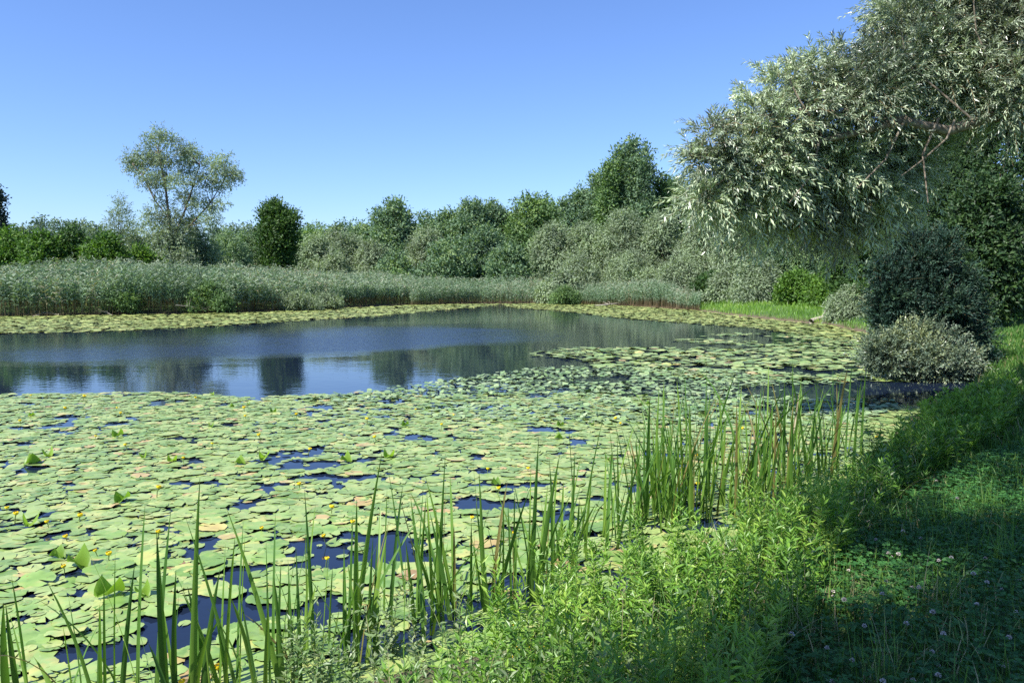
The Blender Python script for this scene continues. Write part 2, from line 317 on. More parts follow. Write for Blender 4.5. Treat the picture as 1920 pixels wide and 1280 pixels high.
# ------------------------------------------------------------------ trees
def crown(mb, lobes, nleaf, L, W, droop=0.0, up=.3, spray=5, m=0, shell=.55, sprayl=3.0):
    lobes = np.asarray(lobes, float)                     # x y z rx ry rz
    if shell > .1:                                       # every limb's mass carries smaller clumps of leaves
        out = []
        for lb in lobes:
            out.append(np.r_[lb[:3], lb[3:] * .8])
            for _ in range(6):
                e = rdir(1)[0]; e[2] = e[2] * .8 + .15; out.append(np.r_[lb[:3] + e * lb[3:] * U(.62, .98), lb[3:] * U(.28, .5)])
        lobes = np.array(out)
    vol = (lobes[:, 3] * lobes[:, 4] * lobes[:, 5]) ** .67; cnt = np.maximum(1, (nleaf / spray * vol / vol.sum())).astype(int)
    for lb, n in zip(lobes, cnt):
        d = rdir(n); d[:, 2] = np.where(d[:, 2] < -.3, d[:, 2] * .5, d[:, 2]); d = norm(d)
        rr = U(shell, 1.0, n) ** .7 * (1 + .16 * rng.normal(size=n))
        P = lb[:3] + d * lb[3:6] * rr[:, None]
        D = norm(d + rng.normal(size=(n, 3)) * .5 + np.array([0, 0, up - droop]))
        lr = np.clip(U(.25, .75, n) + .22 * rng.normal(), 0, 1)
        for k in range(spray):
            s = (k + U(0, 1, n)) / spray * L * sprayl
            Pk = P + D * s[:, None] + rng.normal(size=(n, 3)) * L * .25; Pk[:, 2] -= droop * s * s / (L * sprayl + 1e-6) * .8
            Dk = norm(D + rng.normal(size=(n, 3)) * .7 - np.array([0, 0, droop * .8]))
            Nk = norm(d * 1.2 + rng.normal(size=(n, 3)) * .36 + np.array([0, 0, .4]))
            sz = U(.7, 1.3, n)
            leaves(mb, Pk, Dk, Nk, L * sz, W * sz, np.clip(lr + U(-.25, .25, n), 0, 1), m=m)
def shoots(mb, P, D, Ln, droop, nl, LL, LW, r, mt=1, spread=.75, tw=.006):
    n = len(P); D = norm(D); Ln = np.broadcast_to(Ln, n); s = np.linspace(0, 1, 6)
    Q = P[:, None] + D[:, None] * (Ln[:, None] * s)[:, :, None]; Q[:, :, 2] -= (Ln * droop)[:, None] * s ** 2
    strips(mb, Q, rdir(n), tw * np.broadcast_to(np.linspace(1, .35, 6), (n, 6)), U(0, 1, n), m=mt)
    ph = U(0, 6.28, n)
    for k in range(nl):
        f = np.clip(.08 + .92 * (k + U(0, 1, n)) / nl, 0, .999); p = P + D * (Ln * f)[:, None]; p[:, 2] -= Ln * droop * f * f
        tg = D.copy(); tg[:, 2] -= droop * 2 * f; tg = norm(tg); a = norm(np.cross(tg, [0.2, .1, 1.0])); b = np.cross(tg, a); th = ph + k * 2.4
        side = a * np.cos(th)[:, None] + b * np.sin(th)[:, None]; d = norm(tg + side * spread * U(.6, 1.3, n)[:, None] - np.array([0, 0, .15]))
        N = norm(rng.normal(size=(n, 3)) * .6 + np.array([0, 0, .7])); sz = U(.7, 1.25, n) * (1 - .35 * f)
        leaves(mb, p, d, N, LL * sz, LW * sz, np.clip(r + U(-.3, .3, n), 0, 1))
def lobe_shoots(mb, lobes, n, Ln, up, *a, **k):
    lobes = np.asarray(lobes, float); sz = (lobes[:, 3] * lobes[:, 5]); cnt = np.maximum(3, (n * sz / sz.sum())).astype(int); Ps = []; Ds = []; Rs = []
    for lb, c in zip(lobes, cnt):
        d = rdir(c); Ps.append(lb[:3] + d * lb[3:6] * U(.15, .85, c)[:, None] ** .6); Ds.append(norm(d + rng.normal(size=(c, 3)) * .3 + [0, 0, up])); Rs.append(np.clip(U(.2, .8) + U(-.2, .2, c), 0, 1))
    P = np.concatenate(Ps); shoots(mb, P, np.concatenate(Ds), Ln[0] + (Ln[1] - Ln[0]) * rng.random(len(P)), *a, np.concatenate(Rs), **k)
def skeleton(mb, base, top, r0, lobes, limbs=.45, nmax=14):
    base = np.asarray(base, float); top = np.asarray(top, float)
    P = wob(base, top, .04 * np.linalg.norm(top - base) / 3, 8); tube(mb, P, np.linspace(r0, r0 * .18, 8), 8)
    idx = rng.permutation(len(lobes))[:nmax]
    for q in idx:
        c = np.asarray(lobes[q][:3]); h = np.clip((c[2] - base[2]) * limbs / max(top[2] - base[2], .1) + U(-.08, .08), .12, .9)
        st = P[int(h * 7)]; tube(mb, wob(st, c, .12, 6, -.02 * np.linalg.norm(c - st)), np.linspace(r0 * .42, r0 * .08, 6), 5)
def envelope(kind, w, zb, zt, n):
    """lobes for a crown of half width w from zb to zt, centred on x=y=0"""
    h = zt - zb; L = []; n = int(n * 1.5)
    for q in range(n):
        s = (q + U(0, 1)) / n
        if kind == 'round': prof = math.sqrt(max(0.05, 1 - max(0, s - .35) ** 2 * 2.0))
        elif kind == 'column': prof = (.62 + .5 * s) * (1 if s < .8 else (1 - (s - .8) * 2.2))
        elif kind == 'poplar': prof = min(1, s * 3 + .4) * (1 - max(0, s - .35) * 1.25)
        elif kind == 'bush': prof = math.sqrt(max(.03, 1 - s * s)) * 1.0
        else: prof = 1
        lr = w * {'round': .34, 'column': .36, 'poplar': .32, 'bush': .34}[kind] * U(.65, 1.3)
        lr *= .45 + .55 * min(1, prof); a = U(0, 6.283); rad = max(0, w * prof - lr * .8) * math.sqrt(U(.25, 1))
        lz = lr * {'round': .85, 'column': 1.25, 'poplar': 1.7, 'bush': .85}[kind]
        z = zb + lz * .6 + s * max(.1, h - lz * 1.55)
        L.append((math.cos(a) * rad, math.sin(a) * rad, z, lr, lr, lz))
    return L
def tree(name, label, cat, px, ytop, hw, Yd, mat, kind='round', group=None, nleaf=9000, lf=None, zb=None, n=16, droop=0, trunk=True, cover=1.0):
    """px, ytop, hw in photo pixels, Yd metres away: gives world size"""
    p = A(px, ytop, Yd); x, y = p[0], p[1]; z0 = float(gz(np.array([x]), np.array([y]))[0]); z0 = max(z0, .0)
    w = hw / F * Yd * (1.16 if kind in ('round', 'bush') else 1.04); H = p[2] - z0; zb = .05 * H if zb is None else zb; nleaf = int(nleaf * 2.0)
    lf = lf or max(.15, Yd * (.0036 if Yd > 66 else .0043))
    lobes = envelope(kind, w, zb, H, n)
    o = thing(name, (x, y, z0), label, cat, group)
    if trunk:
        tb = MB(); skeleton(tb, (0, 0, -.3), (U(-.05, .05) * w, 0, H * .8), max(.03, H * .018), lobes); obj('trunk', tb.mesh('trunk', M['bark'], True), o)
    spk = kind in ('column', 'poplar'); cb = MB(); crown(cb, lobes, nleaf, lf, lf * (.32 if 'willow' in name else .5), droop=droop, up=1.3 if spk else .35, sprayl=4.2 if spk else 3.0); obj('crown' if trunk else 'foliage', cb.mesh('crown', M[mat]), o)
    return o

FG = 'trees of the far shore wood'
T = [
 # name, label, cat, px, ytop, hw, Y, mat, kind, n, nleaf
 ('spruce_tree','dark spruce cut off by the edge of the photo beyond the reeds','tree',-12,362,34,95,'conifer','poplar',14,9000),
 # distant trees at left
 ('distant_tree','hazy round tree on the skyline just beside the dark spruce','tree',45,424,30,210,'far','round',10,3500),
 ('distant_tree','hazy tree, second on the skyline from the dark spruce','tree',82,415,26,220,'far','round',10,3500),
 ('distant_tree','hazy tree with a flat top on the skyline left of the tall sparse willow','tree',118,420,26,215,'far','round',10,3500),
 ('distant_tree','small hazy pointed tree on the skyline between flat-topped and round ones','tree',152,414,24,205,'far','round',10,3500),
 ('distant_tree','hazy tree low on the skyline under the thin sapling beside the sparse willow','tree',190,424,30,200,'far','round',10,3500),
 ('distant_tree','hazy tree seen through the lower branches of the sparse willow','tree',240,428,34,190,'far','round',10,3500),
 ('distant_tree','hazy tree just right of the tall sparse willow','tree',395,424,34,180,'far','round',10,3500),
 ('distant_tree','hazy tree on the skyline midway between sparse willow and upright tree','tree',440,426,30,170,'far','round',10,3500),
 ('distant_tree','hazy tree directly left of the dark upright tree','tree',468,424,26,165,'far','round',10,3500),
 ('distant_tree','low hazy tree on the skyline just right of the dark upright tree','tree',590,424,34,170,'blue','round',10,3500),
 ('distant_tree','broad hazy tree on the skyline left of the tall dark oak','tree',640,416,36,165,'blue','round',10,3500),
 ('distant_tree','hazy tree touching the left side of the tall dark oak','tree',680,420,28,160,'blue','round',10,3500),
 # green bushes behind the reeds
 ('green_bush','bright green bush behind the tall reeds below the spruce','bush',20,436,50,66,'bright','bush',12,9000),
 ('green_bush','green bush behind the tall reeds, second from the spruce','bush',75,440,45,64,'bright','bush',12,9000),
 ('green_bush','dark green rounded bush in the middle of the hedge behind the reeds','bush',130,430,42,66,'deep','bush',12,9000),
 ('green_bush','green bush at the end of the hedge next to the sparse willow','bush',195,444,45,64,'bright','bush',12,9000),
 ('green_bush','low yellowish green bush at the foot of the sparse willow','bush',262,470,36,66,'bright','bush',10,5000),
 # grey shrubs under willow
 ('willow_shrub','dusty grey green shrub left below the sparse willow','shrub',255,432,42,78,'grey','bush',12,7000),
 ('willow_shrub','olive grey shrub around the trunk of the sparse willow','shrub',318,425,48,72,'grey','bush',14,8000),
 ('willow_shrub','grey green shrub right below the sparse willow','shrub',375,430,46,76,'grey','bush',12,8000),
 ('willow_shrub','cool green shrub between the sparse willow and the upright tree','shrub',425,436,42,84,'blue','bush',12,8000),
 ('willow_shrub','green shrub leaning against the dark upright tree','shrub',462,442,34,92,'blue','bush',12,7000),
 # upright tree
 ('upright_tree','dark green upright tree with a ragged top standing alone among the reeds','tree',521,384,33,90,'deep','column',34,15000),
 # grey willows right of it
 ('willow_tree','silvery willow just right of the dark upright tree','tree',598,440,42,104,'grey','round',14,8000),
 ('willow_tree','silvery willow with a bushy crown between upright tree and oak','tree',648,432,42,108,'grey','round',14,8000),
 ('willow_tree','silvery willow at the foot of the tall dark oak','tree',700,450,36,104,'grey','round',14,8000),
 ('willow_tree','low silvery willow in front of the tall dark oak','tree',620,470,40,98,'grey','bush',14,6000),
 ('oak_tree','tall dark oak rising above the willows left of the middle wood','tree',735,377,44,118,'blue','round',20,12000),
 ('willow_tree','grey green willow with a domed crown right of the oak','tree',790,425,44,106,'grey','round',14,9000),
 ('wood_tree','small green tree whose top pokes out above the domed willow','tree',803,404,24,128,'blue','round',10,5000),
 ('wood_tree','green tree beside the small top above the domed willow','tree',840,398,34,120,'blue','round',14,8000),
 ('wood_tree','high green tree left of the round bright topped one','tree',880,378,40,116,'blue','round',18,11000),
 ('wood_tree','narrow green tree between two high round ones','tree',930,388,28,120,'blue','column',14,8000),
 ('wood_tree','broad round tree with a bright green top in the middle wood','tree',998,364,56,118,'green','round',22,14000),
 ('wood_tree','dark green tree in front of the round bright topped one','tree',905,430,50,104,'blue','round',18,11000),
 ('wood_tree','green tree low at the shore left of the silver willows','tree',840,450,46,98,'blue','round',16,9000),
 ('wood_tree','dull green tree low at the shore under the round bright topped one','tree',955,462,44,94,'blue','bush',16,8000),
 ('wood_tree','cool green tree below the oak behind the reeds','tree',740,470,36,100,'blue','bush',12,6000),
 ('wood_tree','dark tree stepping up towards the tall poplar','tree',1085,352,40,116,'blue','round',16,10000),
 ('poplar_tree','pointed side poplar left of the tallest poplar','poplar',1120,334,26,114,'blue','poplar',14,9000),
 ('poplar_tree','tallest poplar of the wood with a split leafy top','poplar',1186,264,24,112,'blue','poplar',30,11000),
 ('poplar_tree','second highest poplar top just left of the tallest one','poplar',1163,280,20,113,'blue','poplar',24,9000),
 ('poplar_tree','shoulder poplar leaning on the left of the tallest one','poplar',1143,312,22,111,'green','poplar',20,10000),
 ('poplar_tree','slim poplar spire on the right side of the tallest poplar','poplar',1210,280,16,110,'blue','poplar',18,6000),
 ('wood_tree','short yellowish green tree just right of the poplars','tree',1237,338,26,112,'green','column',12,7000),
 ('wood_tree','thin topped tree between the poplars and the overhanging willow','tree',1264,344,22,116,'blue','column',12,6000),
 ('wood_tree','green tree half hidden by the tip of the overhanging willow','tree',1305,350,34,112,'deep','round',14,8000),
 ('wood_tree','green tree behind the overhanging willow tip','tree',1370,350,50,100,'blue','round',14,8000),
 ('wood_tree','tall green tree behind the overhanging willow leaves','tree',1450,330,60,96,'blue','round',16,9000),
 # silver willows of right shore
 ('silver_willow','silvery willow standing left end of the pale group over the reeds','tree',1042,420,44,86,'grey','round',20,13000),
 ('silver_willow','silvery brown willow in the pale group below the poplars','tree',1098,412,42,84,'grey','round',20,12000),
 ('silver_willow','pale willow with a bright yellowish crown right below the tallest poplar','tree',1175,388,50,82,'grey','round',22,14000),
 ('silver_willow','pale willow right of the yellowish crowned one','tree',1250,392,52,80,'grey','round',22,14000),
 ('silver_willow','silvery willow beneath the tip of the overhanging branch','tree',1325,398,50,76,'grey','round',20,13000),
 ('silver_willow','low silvery willow at the shore left of the reed clump','tree',1080,480,50,80,'grey','bush',16,9000),
 ('silver_willow','low silvery willow above the reed clump','tree',1185,470,52,76,'grey','bush',16,9000),
 ('silver_willow','low silvery willow behind the right end of the reed clump','tree',1275,480,46,72,'grey','bush',16,9000),
 ('silver_willow','big grey willow behind the grassy bank under the overhanging branch','tree',1410,405,64,64,'grey','round',24,18000),
 ('silver_willow','big shaded willow with hanging branches right of the grassy bank','tree',1500,400,60,58,'blue','round',24,18000),  # grey willow, its shade put in through the darker leaf material
 ('silver_willow','grey willow shrub at the back edge of the grassy bank','shrub',1370,500,36,60,'grey','bush',14,8000),
 ('silver_willow','grey willow shrub in the middle of the grassy bank','shrub',1420,485,40,56,'grey','bush',14,8000),
 ('grey_shrub','rounded grey shrub standing in the reeds below the silver willows','shrub',1052,508,38,76,'grey','bush',12,6000),
 ('grey_shrub','small rounded green shrub behind the far reeds','shrub',738,512,30,84,'green','bush',10,4000),
 ('grey_shrub','dark shrub among the shrubs behind the grassy bank','shrub',1335,520,26,62,'deep','bush',10,4000),
 ('green_bush','bright green bush on the grassy bank under the grey willow','bush',1500,518,40,50,'bright','bush',14,9000),
 ('green_bush','small bright green bush on the grassy bank beside the silver leaning one','bush',1560,526,34,46,'bright','bush',12,7000),
 ('leaning_willow','silvery shrub leaning over the water beside the driftwood','shrub',1598,540,36,38,'grey','bush',16,9000),
 ('leafy_tree','mid green tree between overhanging willow and dark blue bush','tree',1620,440,56,42,'deep','round',22,16000),
 ('willow_tree','olive green tree with sunlit leaves behind the dark blue bush','tree',1745,310,70,36,'deep','round',26,22000),
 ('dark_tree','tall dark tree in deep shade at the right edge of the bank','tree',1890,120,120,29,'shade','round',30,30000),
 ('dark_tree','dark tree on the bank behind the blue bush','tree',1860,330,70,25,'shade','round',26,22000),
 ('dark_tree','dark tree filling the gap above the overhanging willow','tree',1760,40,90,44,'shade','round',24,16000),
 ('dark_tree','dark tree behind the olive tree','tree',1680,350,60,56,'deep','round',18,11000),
 ('wood_tree','green tree glimpsed through the lowest willow twigs above the grassy bank','tree',1580,440,70,75,'deep','round',20,12000),
 ('wood_tree','leafy tree deep behind the bright green bushes','tree',1480,450,80,82,'blue','round',20,12000),
 ('wood_tree','leafy tree behind the grey willows above the right end of the reed clump','tree',1370,440,70,88,'blue','round',20,12000),
 ('wood_tree','leafy tree behind the pale green tree on the bank','tree',1680,430,80,60,'deep','round',20,12000),
 ('wood_tree','leafy tree far behind the dark blue bush','tree',1800,430,90,64,'deep','round',20,12000),
 ('green_bush','dark green bush at the foot of the wood behind the blue bush','bush',1660,530,60,38,'deep','bush',14,9000),
 ('green_bush','dark green bush under the olive tree','bush',1900,500,60,34,'deep','bush',14,9000),
 ('wood_tree','dark green tree rising behind the densest part of the overhanging willow','tree',1540,290,80,68,'deep','round',22,16000),
 ('wood_tree','dark green tree between the willow tip and the densest part of the overhanging willow','tree',1470,340,60,72,'deep','round',20,12000),
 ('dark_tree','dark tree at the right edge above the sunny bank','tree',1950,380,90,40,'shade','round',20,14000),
]
sky_x = [560, 600, 640, 690, 735, 770, 800, 830, 860, 900, 930, 960, 1000, 1040, 1085, 1110, 1150, 1210, 1250, 1300, 1400]
sky_y = [425, 422, 418, 412, 392, 405, 408, 402, 388, 384, 394, 380, 370, 376, 358, 346, 325, 340, 346, 348, 352]
for px in range(568, 1400, 34):
    back = ('wood_tree', 'green tree filling in the closed wood behind the front row of trees', 'tree', px, float(np.interp(px, sky_x, sky_y)) + U(6, 20), 32, U(124, 134), random.choice(['blue', 'blue', 'green', 'grey']), 'round', 12, 6500)
    T.append(back + ('trees filling the wood behind',))
for tr_ in T:
    (nm, lb, ct, px, yt, hw, Yd, mt, kd, n, nl) = tr_[:11]; grp_ = tr_[11] if len(tr_) > 11 else None
    tree(nm, lb, ct, px, yt, hw, Yd, mt, kd, grp_, nl, n=n, droop=.5 if mt == 'grey' else .1, trunk=kd != 'bush' or ct == 'tree',
         zb=(.05 if kd == 'bush' else (.02 if mt == 'conifer' else None)))

# tall sparse willow: open limbs, thin leaf tufts
def sparse_willow():
    Yd = 74; b = A(322, 500, Yd); x0, y0 = b[0], Yd; z0 = .7
    o = thing('tall_willow', (x0, y0, z0), 'tall sparse grey green willow with open forked crown above the reeds', 'tree')
    tb = MB(); spots = [(283,262),(300,248),(318,262),(268,290),(255,312),(246,300),(290,300),(310,300),(345,280),(358,290),(375,300),(400,305),(420,300),(432,325),(428,345),(405,350),(385,335),
        (350,320),(330,340),(295,340),(275,335),(300,375),(325,390),(350,370),(375,380),(400,385),(418,380),(360,410),(395,410),(290,400),(272,410),(340,300),(285,280),(365,345),(412,325),(310,330),(440,330),(300,425),(325,430),(345,440),(310,455),(335,462),(285,440),(355,425),(322,410)]
    L = []
    fork = [A(322,455,Yd), A(316,405,Yd), A(312,350,Yd), A(300,300,Yd)]
    def loc(p): return np.array([p[0] - x0, p[1] - y0, p[2] - z0])
    F1 = [loc(A(322,500,Yd)) * [1,1,0] - [0,0,.3], loc(A(324,460,Yd)), loc(A(316,400,Yd)), loc(A(310,345,Yd)), loc(A(298,290,Yd)), loc(A(290,258,Yd))]
    F2 = [loc(A(324,450,Yd)), loc(A(345,400,Yd)), loc(A(362,350,Yd)), loc(A(375,310,Yd))]
    F3 = [loc(A(324,460,Yd)), loc(A(355,425,Yd)), loc(A(395,380,Yd)), loc(A(425,330,Yd))]
    F4 = [loc(A(318,410,Yd)), loc(A(290,375,Yd)), loc(A(268,330,Yd)), loc(A(250,310,Yd))]
    for q, r0 in ((F1,.19),(F2,.13),(F3,.11),(F4,.08)): tube(tb, q, np.linspace(r0, .03, len(q)), 7)
    allp = np.array(F1[1:] + F2 + F3 + F4)
    for (px, py) in spots:
        c = loc(A(px, py, Yd + U(-2.2, 2.2))); rr = U(.4, .9); L.append((*c, rr, rr, rr * 1.05))
        q = allp[np.argmin(np.linalg.norm(allp - c + [0, 0, .9], axis=1))]; tube(tb, wob(q, c, .08, 5), np.linspace(.05, .015, 5), 4)
    obj('trunk', tb.mesh('trunk', M['bark'], True), o)
    cb = MB(); crown(cb, L, 30000, .22, .075, droop=.35, shell=.05, spray=6); obj('crown', cb.mesh('crown', M['grey']), o)
    b2 = A(226, 480, 76)
    o2 = thing('young_willow', (b2[0], 76, .7), 'thin young willow with see-through crown left of the tall sparse willow', 'tree')
    tb = MB(); L = []; P = [(0, 0, -.2), (.1, 0, 2), (-.05, 0, 4.4), (.1, 0, 6.6)]; tube(tb, P, [.08, .06, .04, .015], 6)
    for (px, py) in [(226,378),(220,395),(233,398),(212,412),(226,415),(240,412),(248,428),(206,430),(222,435)]:
        q = A(px, py, 76) - [b2[0], 76, .7]; L.append((*q, .5, .5, .55)); tube(tb, wob((0, 0, q[2] * .75), q, .05, 4), [.025, .02, .015, .008], 4)
    obj('trunk', tb.mesh('trunk', M['bark'], True), o2); cb = MB(); crown(cb, L, 2600, .2, .06, shell=.05, spray=5); obj('crown', cb.mesh('crown', M['grey']), o2)
sparse_willow()

# overhanging willow at the right
def big_willow():
    bx, by = 9.6, 12.0; z0 = float(gz(np.array([bx]), np.array([by]))[0]); base = np.array([bx, by, z0])
    o = thing('overhanging_willow', base, 'large silvery willow whose leafy branch reaches far out over the pond from the right', 'tree')
    tb = MB(); L = []
    def loc(p): return np.asarray(p) - base
    tr = [(0, 0, -.4), (-.1, .05, 1.0), (-.5, .1, 2.4), (-1.3, -.1, 3.3)]; tube(tb, tr, [.34, .3, .26, .22], 10)
    tube(tb, [tr[2], (-.2, .3, 4.2), (.4, .6, 6.2), (.2, .4, 8.2)], [.22, .2, .14, .06], 8)
    Yb = 11
    limb = [np.array(tr[3]), loc(A(1930, 226, 11.2)), loc(A(1870, 217, 11.0)), loc(A(1790, 224, 10.8)), loc(A(1700, 216, 10.75)), loc(A(1620, 232, 10.8)), loc(A(1540, 250, 10.8)), loc(A(1460, 290, 10.8)), loc(A(1370, 335, 10.8))]; limb = [limb[0]] + [p + rng.normal(size=3) * [.03, .05, .07] + [0, .12, 0] for p in limb[1:]]
    tube(tb, limb, [.16, .085, .078, .07, .06, .048, .036, .024, .010], 9)
    for pts, r0 in (([(1640,226),(1582,205),(1545,235),(1500,275),(1440,310)], .03), ([(1700,218),(1640,225),(1590,205),(1560,160)], .03), ([(1790,225),(1775,260),(1730,300),(1690,330)], .028),
                    ([(1540,250),(1520,330),(1480,380)], .03), ([(1820,222),(1760,170),(1700,120),(1690,60)], .025), ([(1620,228),(1530,200),(1460,215),(1360,222),(1330,240)], .035),
                    ([(1460,290),(1400,310),(1345,345),(1320,352)], .02), ([(1700,218),(1660,300),(1600,360)], .035), ([(1930,226),(1870,150),(1830,60),(1820,-60)], .03), ([(1540,250),(1500,190),(1480,150)], .025), ([(1760,222),(1730,290),(1740,380)], .03)):
        r0 *= .62; q = [loc(A(x, y, 10.75 + U(-.2, .2))) for x, y in pts]; tube(tb, q, np.linspace(r0, .008, len(q)), 6)
    # foliage: (px, py, r px, Y)
    spots = [(1335,262,32,10.5),(1310,300,22,10.4),(1345,320,34,10.6),(1322,372,26,10.5),(1370,370,36,10.7),(1395,255,34,10.6),(1400,310,40,10.7),(1425,215,44,10.8),(1465,165,40,10.9),(1450,250,50,10.6),
        (1500,215,52,10.7),(1520,150,46,10.9),(1560,190,52,10.8),(1575,130,36,11.1),(1620,165,58,10.9),(1630,120,36,11.2),(1640,200,40,10.7),(1690,150,60,11.0),(1700,90,60,11.3),(1690,40,44,11.4),
        (1740,110,70,11.1),(1760,30,70,11.4),(1800,150,70,11.0),(1850,90,80,11.2),(1880,180,70,10.8),(1860,10,80,11.6),(1930,60,80,11.2),(1910,150,70,10.8),(1680,20,34,11.6),(1800,-60,90,11.6),
        (1440,320,44,10.8),(1480,300,50,11.0),(1500,360,52,11.3),(1545,320,56,11.2),(1560,390,50,11.5),(1600,290,56,11.2),(1620,350,60,11.5),(1680,300,60,11.5),
        (1420,385,36,11.0),(1460,410,36,11.3),(1650,240,44,11.1),(1720,240,40,11.4),(1350,290,24,10.5),(1640,380,44,12.0),(1690,330,44,12.0),(1740,275,36,11.9),(1590,430,28,12),(1540,410,30,11.6)]
    for (px, py, r, Yd) in spots:
        Yd += .35; c = loc(A(px, py, Yd)); rr = r / F * Yd; L.append((*c, rr * .95, rr * 1.25, rr * .9))
    cb = MB(); Lu = [l for l, q in zip(L, spots) if q[1] < 315]; Ld = [l for l, q in zip(L, spots) if q[1] >= 315]
    lobe_shoots(cb, Lu, 6200, (.22, .62), .5, .4, 20, .115, .024); lobe_shoots(cb, Ld, 2500, (.22, .6), .4, .5, 18, .15, .034)
    # the crown above and beyond the edge of the picture
    L2 = [(-2.6+U(-.5,.5), .5, 5.6, 1.3, 1.5, 1.1), (-1, 1, 6.6, 1.6, 1.6, 1.2), (.8, .2, 7.4, 1.7, 1.7, 1.3), (2.2, 1.2, 6.2, 1.6, 1.7, 1.4), (1.5, -1.6, 6, 1.5, 1.5, 1.3), (-.6, -1.4, 6.6, 1.3, 1.3, 1.0), (.2, .6, 8.8, 1.5, 1.5, 1.0), (3, 0, 4.6, 1.3, 1.4, 1.3)]
    for gx, gy, r_ in ((1880,700,.7),(1960,660,.9),(1840,748,.6),(1790,778,.5),(1905,742,.8),(1990,720,1.0),(1980,780,1.0),(1930,690,.6)):
        g = G(gx, gy, .5); c = g + S * (U(5.6, 6.6) / S[2]) - base; L2.append((*c, r_, r_, r_ * .7))  # unseen extra clumps, added on the sun line to shade the bank
    crown(cb, L2, 38000, .13, .03, droop=.3, shell=.3, spray=8)
    for l in L2: tube(tb, wob((.1, .3, 4.6), l[:3], .1, 5), np.linspace(.09, .02, 5), 5)
    obj('trunk', tb.mesh('trunk', M['barkwarm'], True), o); obj('crown', cb.mesh('crown', [M['willow'], M['twigbrown']]), o)
big_willow()

# near bushes on the right bank
def near_bush(name, label, spots, Yd, mat, nleaf, L, W, base_px, sag=.1):
    b = G(*base_px); z0 = max(0, float(gz(np.array([b[0]]), np.array([b[1]]))[0])); base = np.array([b[0], b[1], z0])
    o = thing(name, base, label, 'bush'); tb = MB(); cb = MB(); LL = []
    for (px, py, r, dy) in spots:
        c = A(px, py, Yd + dy) - base; rr = r / F * Yd; rr *= U(.45, .68); LL.append((*c, rr, rr * 1.1, rr * 1.1))
        for _ in range(3):
            e = c + rdir(1)[0] * rr * U(.9, 1.6); k_ = rr * U(.3, .55); LL.append((*e, k_, k_, k_))
        tube(tb, wob((U(-.2, .2), U(-.2, .2), -.1), c, .08, 6), np.linspace(.035, .008, 6), 5)
    lobe_shoots(cb, LL, nleaf, (.12, .6), .75, sag, 15, L * 1.1, W * 1.25, tw=.003)
    obj('stems', tb.mesh('stems', M['bark'], True), o); obj('foliage', cb.mesh('foliage', [M[mat], M['twigbrown']]), o)
near_bush('blue_bush', 'tall dark blue green bush behind the silvery one, willow shade put into its colour',
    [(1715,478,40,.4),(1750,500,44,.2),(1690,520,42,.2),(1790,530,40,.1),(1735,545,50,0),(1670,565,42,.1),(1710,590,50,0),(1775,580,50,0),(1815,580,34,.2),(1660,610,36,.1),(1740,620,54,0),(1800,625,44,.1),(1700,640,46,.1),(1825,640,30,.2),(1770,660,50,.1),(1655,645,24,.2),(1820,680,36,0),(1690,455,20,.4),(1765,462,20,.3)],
    17.2, 'bushshade', 6500, .10, .030, (1760, 690))
near_bush('silvery_bush', 'low silvery bush hanging over the water edge, sunlight put into its leaf colour',
    [(1645,672,24,0),(1665,652,20,.1),(1690,668,30,-.1),(1712,642,22,.1),(1735,632,20,.2),(1738,676,34,-.2),(1768,648,22,.1),(1785,680,34,-.2),(1815,690,24,0),(1720,698,22,-.3),(1765,702,22,-.3),(1668,690,18,-.2)],
    16.4, 'silver', 2500, .085, .030, (1750, 703))

# shade trees behind and beside the viewer: unseen crowns above the picture, shaped to shade the bank
def shade_tree(name, label, trunk_xy, patches, hz, nl):
    bx, by = trunk_xy; z0 = float(gz(np.array([bx]), np.array([by]))[0]); base = np.array([bx, by, z0])
    o = thing(name, base, label, 'tree'); tb = MB(); cb = MB(); L = []
    tube(tb, wob((0, 0, -.3), (.1, .2, hz - 1), .05, 6), np.linspace(.24, .1, 6), 9)
    for (gx, gy, r) in patches:
        z = hz + U(-.5, .8); t_ = (z - .5) / S[2]; c = np.array([gx, gy, .5]) + S * t_ - base
        L.append((*c, r, r, r * .7)); tube(tb, wob((.1, .2, hz - 2.2), c, .1, 5), np.linspace(.07, .015, 5), 5)
    crown(cb, L, nl, .13, .06, shell=.15, spray=6)
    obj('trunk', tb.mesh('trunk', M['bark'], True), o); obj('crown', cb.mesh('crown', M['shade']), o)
def gp(px, py, z=.4): q = G(px, py, z); return q[0], q[1]
pat = [(*gp(px, py), r) for px, py, r in [(1490,1300,.36),(1600,1285,.4),(1720,1270,.4),(1860,1250,.45),(1400,1350,.36),(1560,1400,.5),(1760,1400,.6),(1960,1300,.6),(1900,1180,.22),(1990,1120,.5),
        (1540,1000,.22),(1620,1000,.32),(1700,1010,.34),(1800,1005,.40),(1900,1010,.42),(1560,940,.28),(1640,930,.3),(1700,850,.5),(1790,830,.62),(1900,800,.8),(1630,870,.34),(1700,790,.5),(1850,750,.9),(1780,770,.6),(1990,900,.5),(1480,1230,.2)]]
shade_tree('bank_shade_tree', 'unseen leafy tree on the near bank, its crown shaped to shade the grass', (2.6, -2.5), pat, 7.0, 26000)

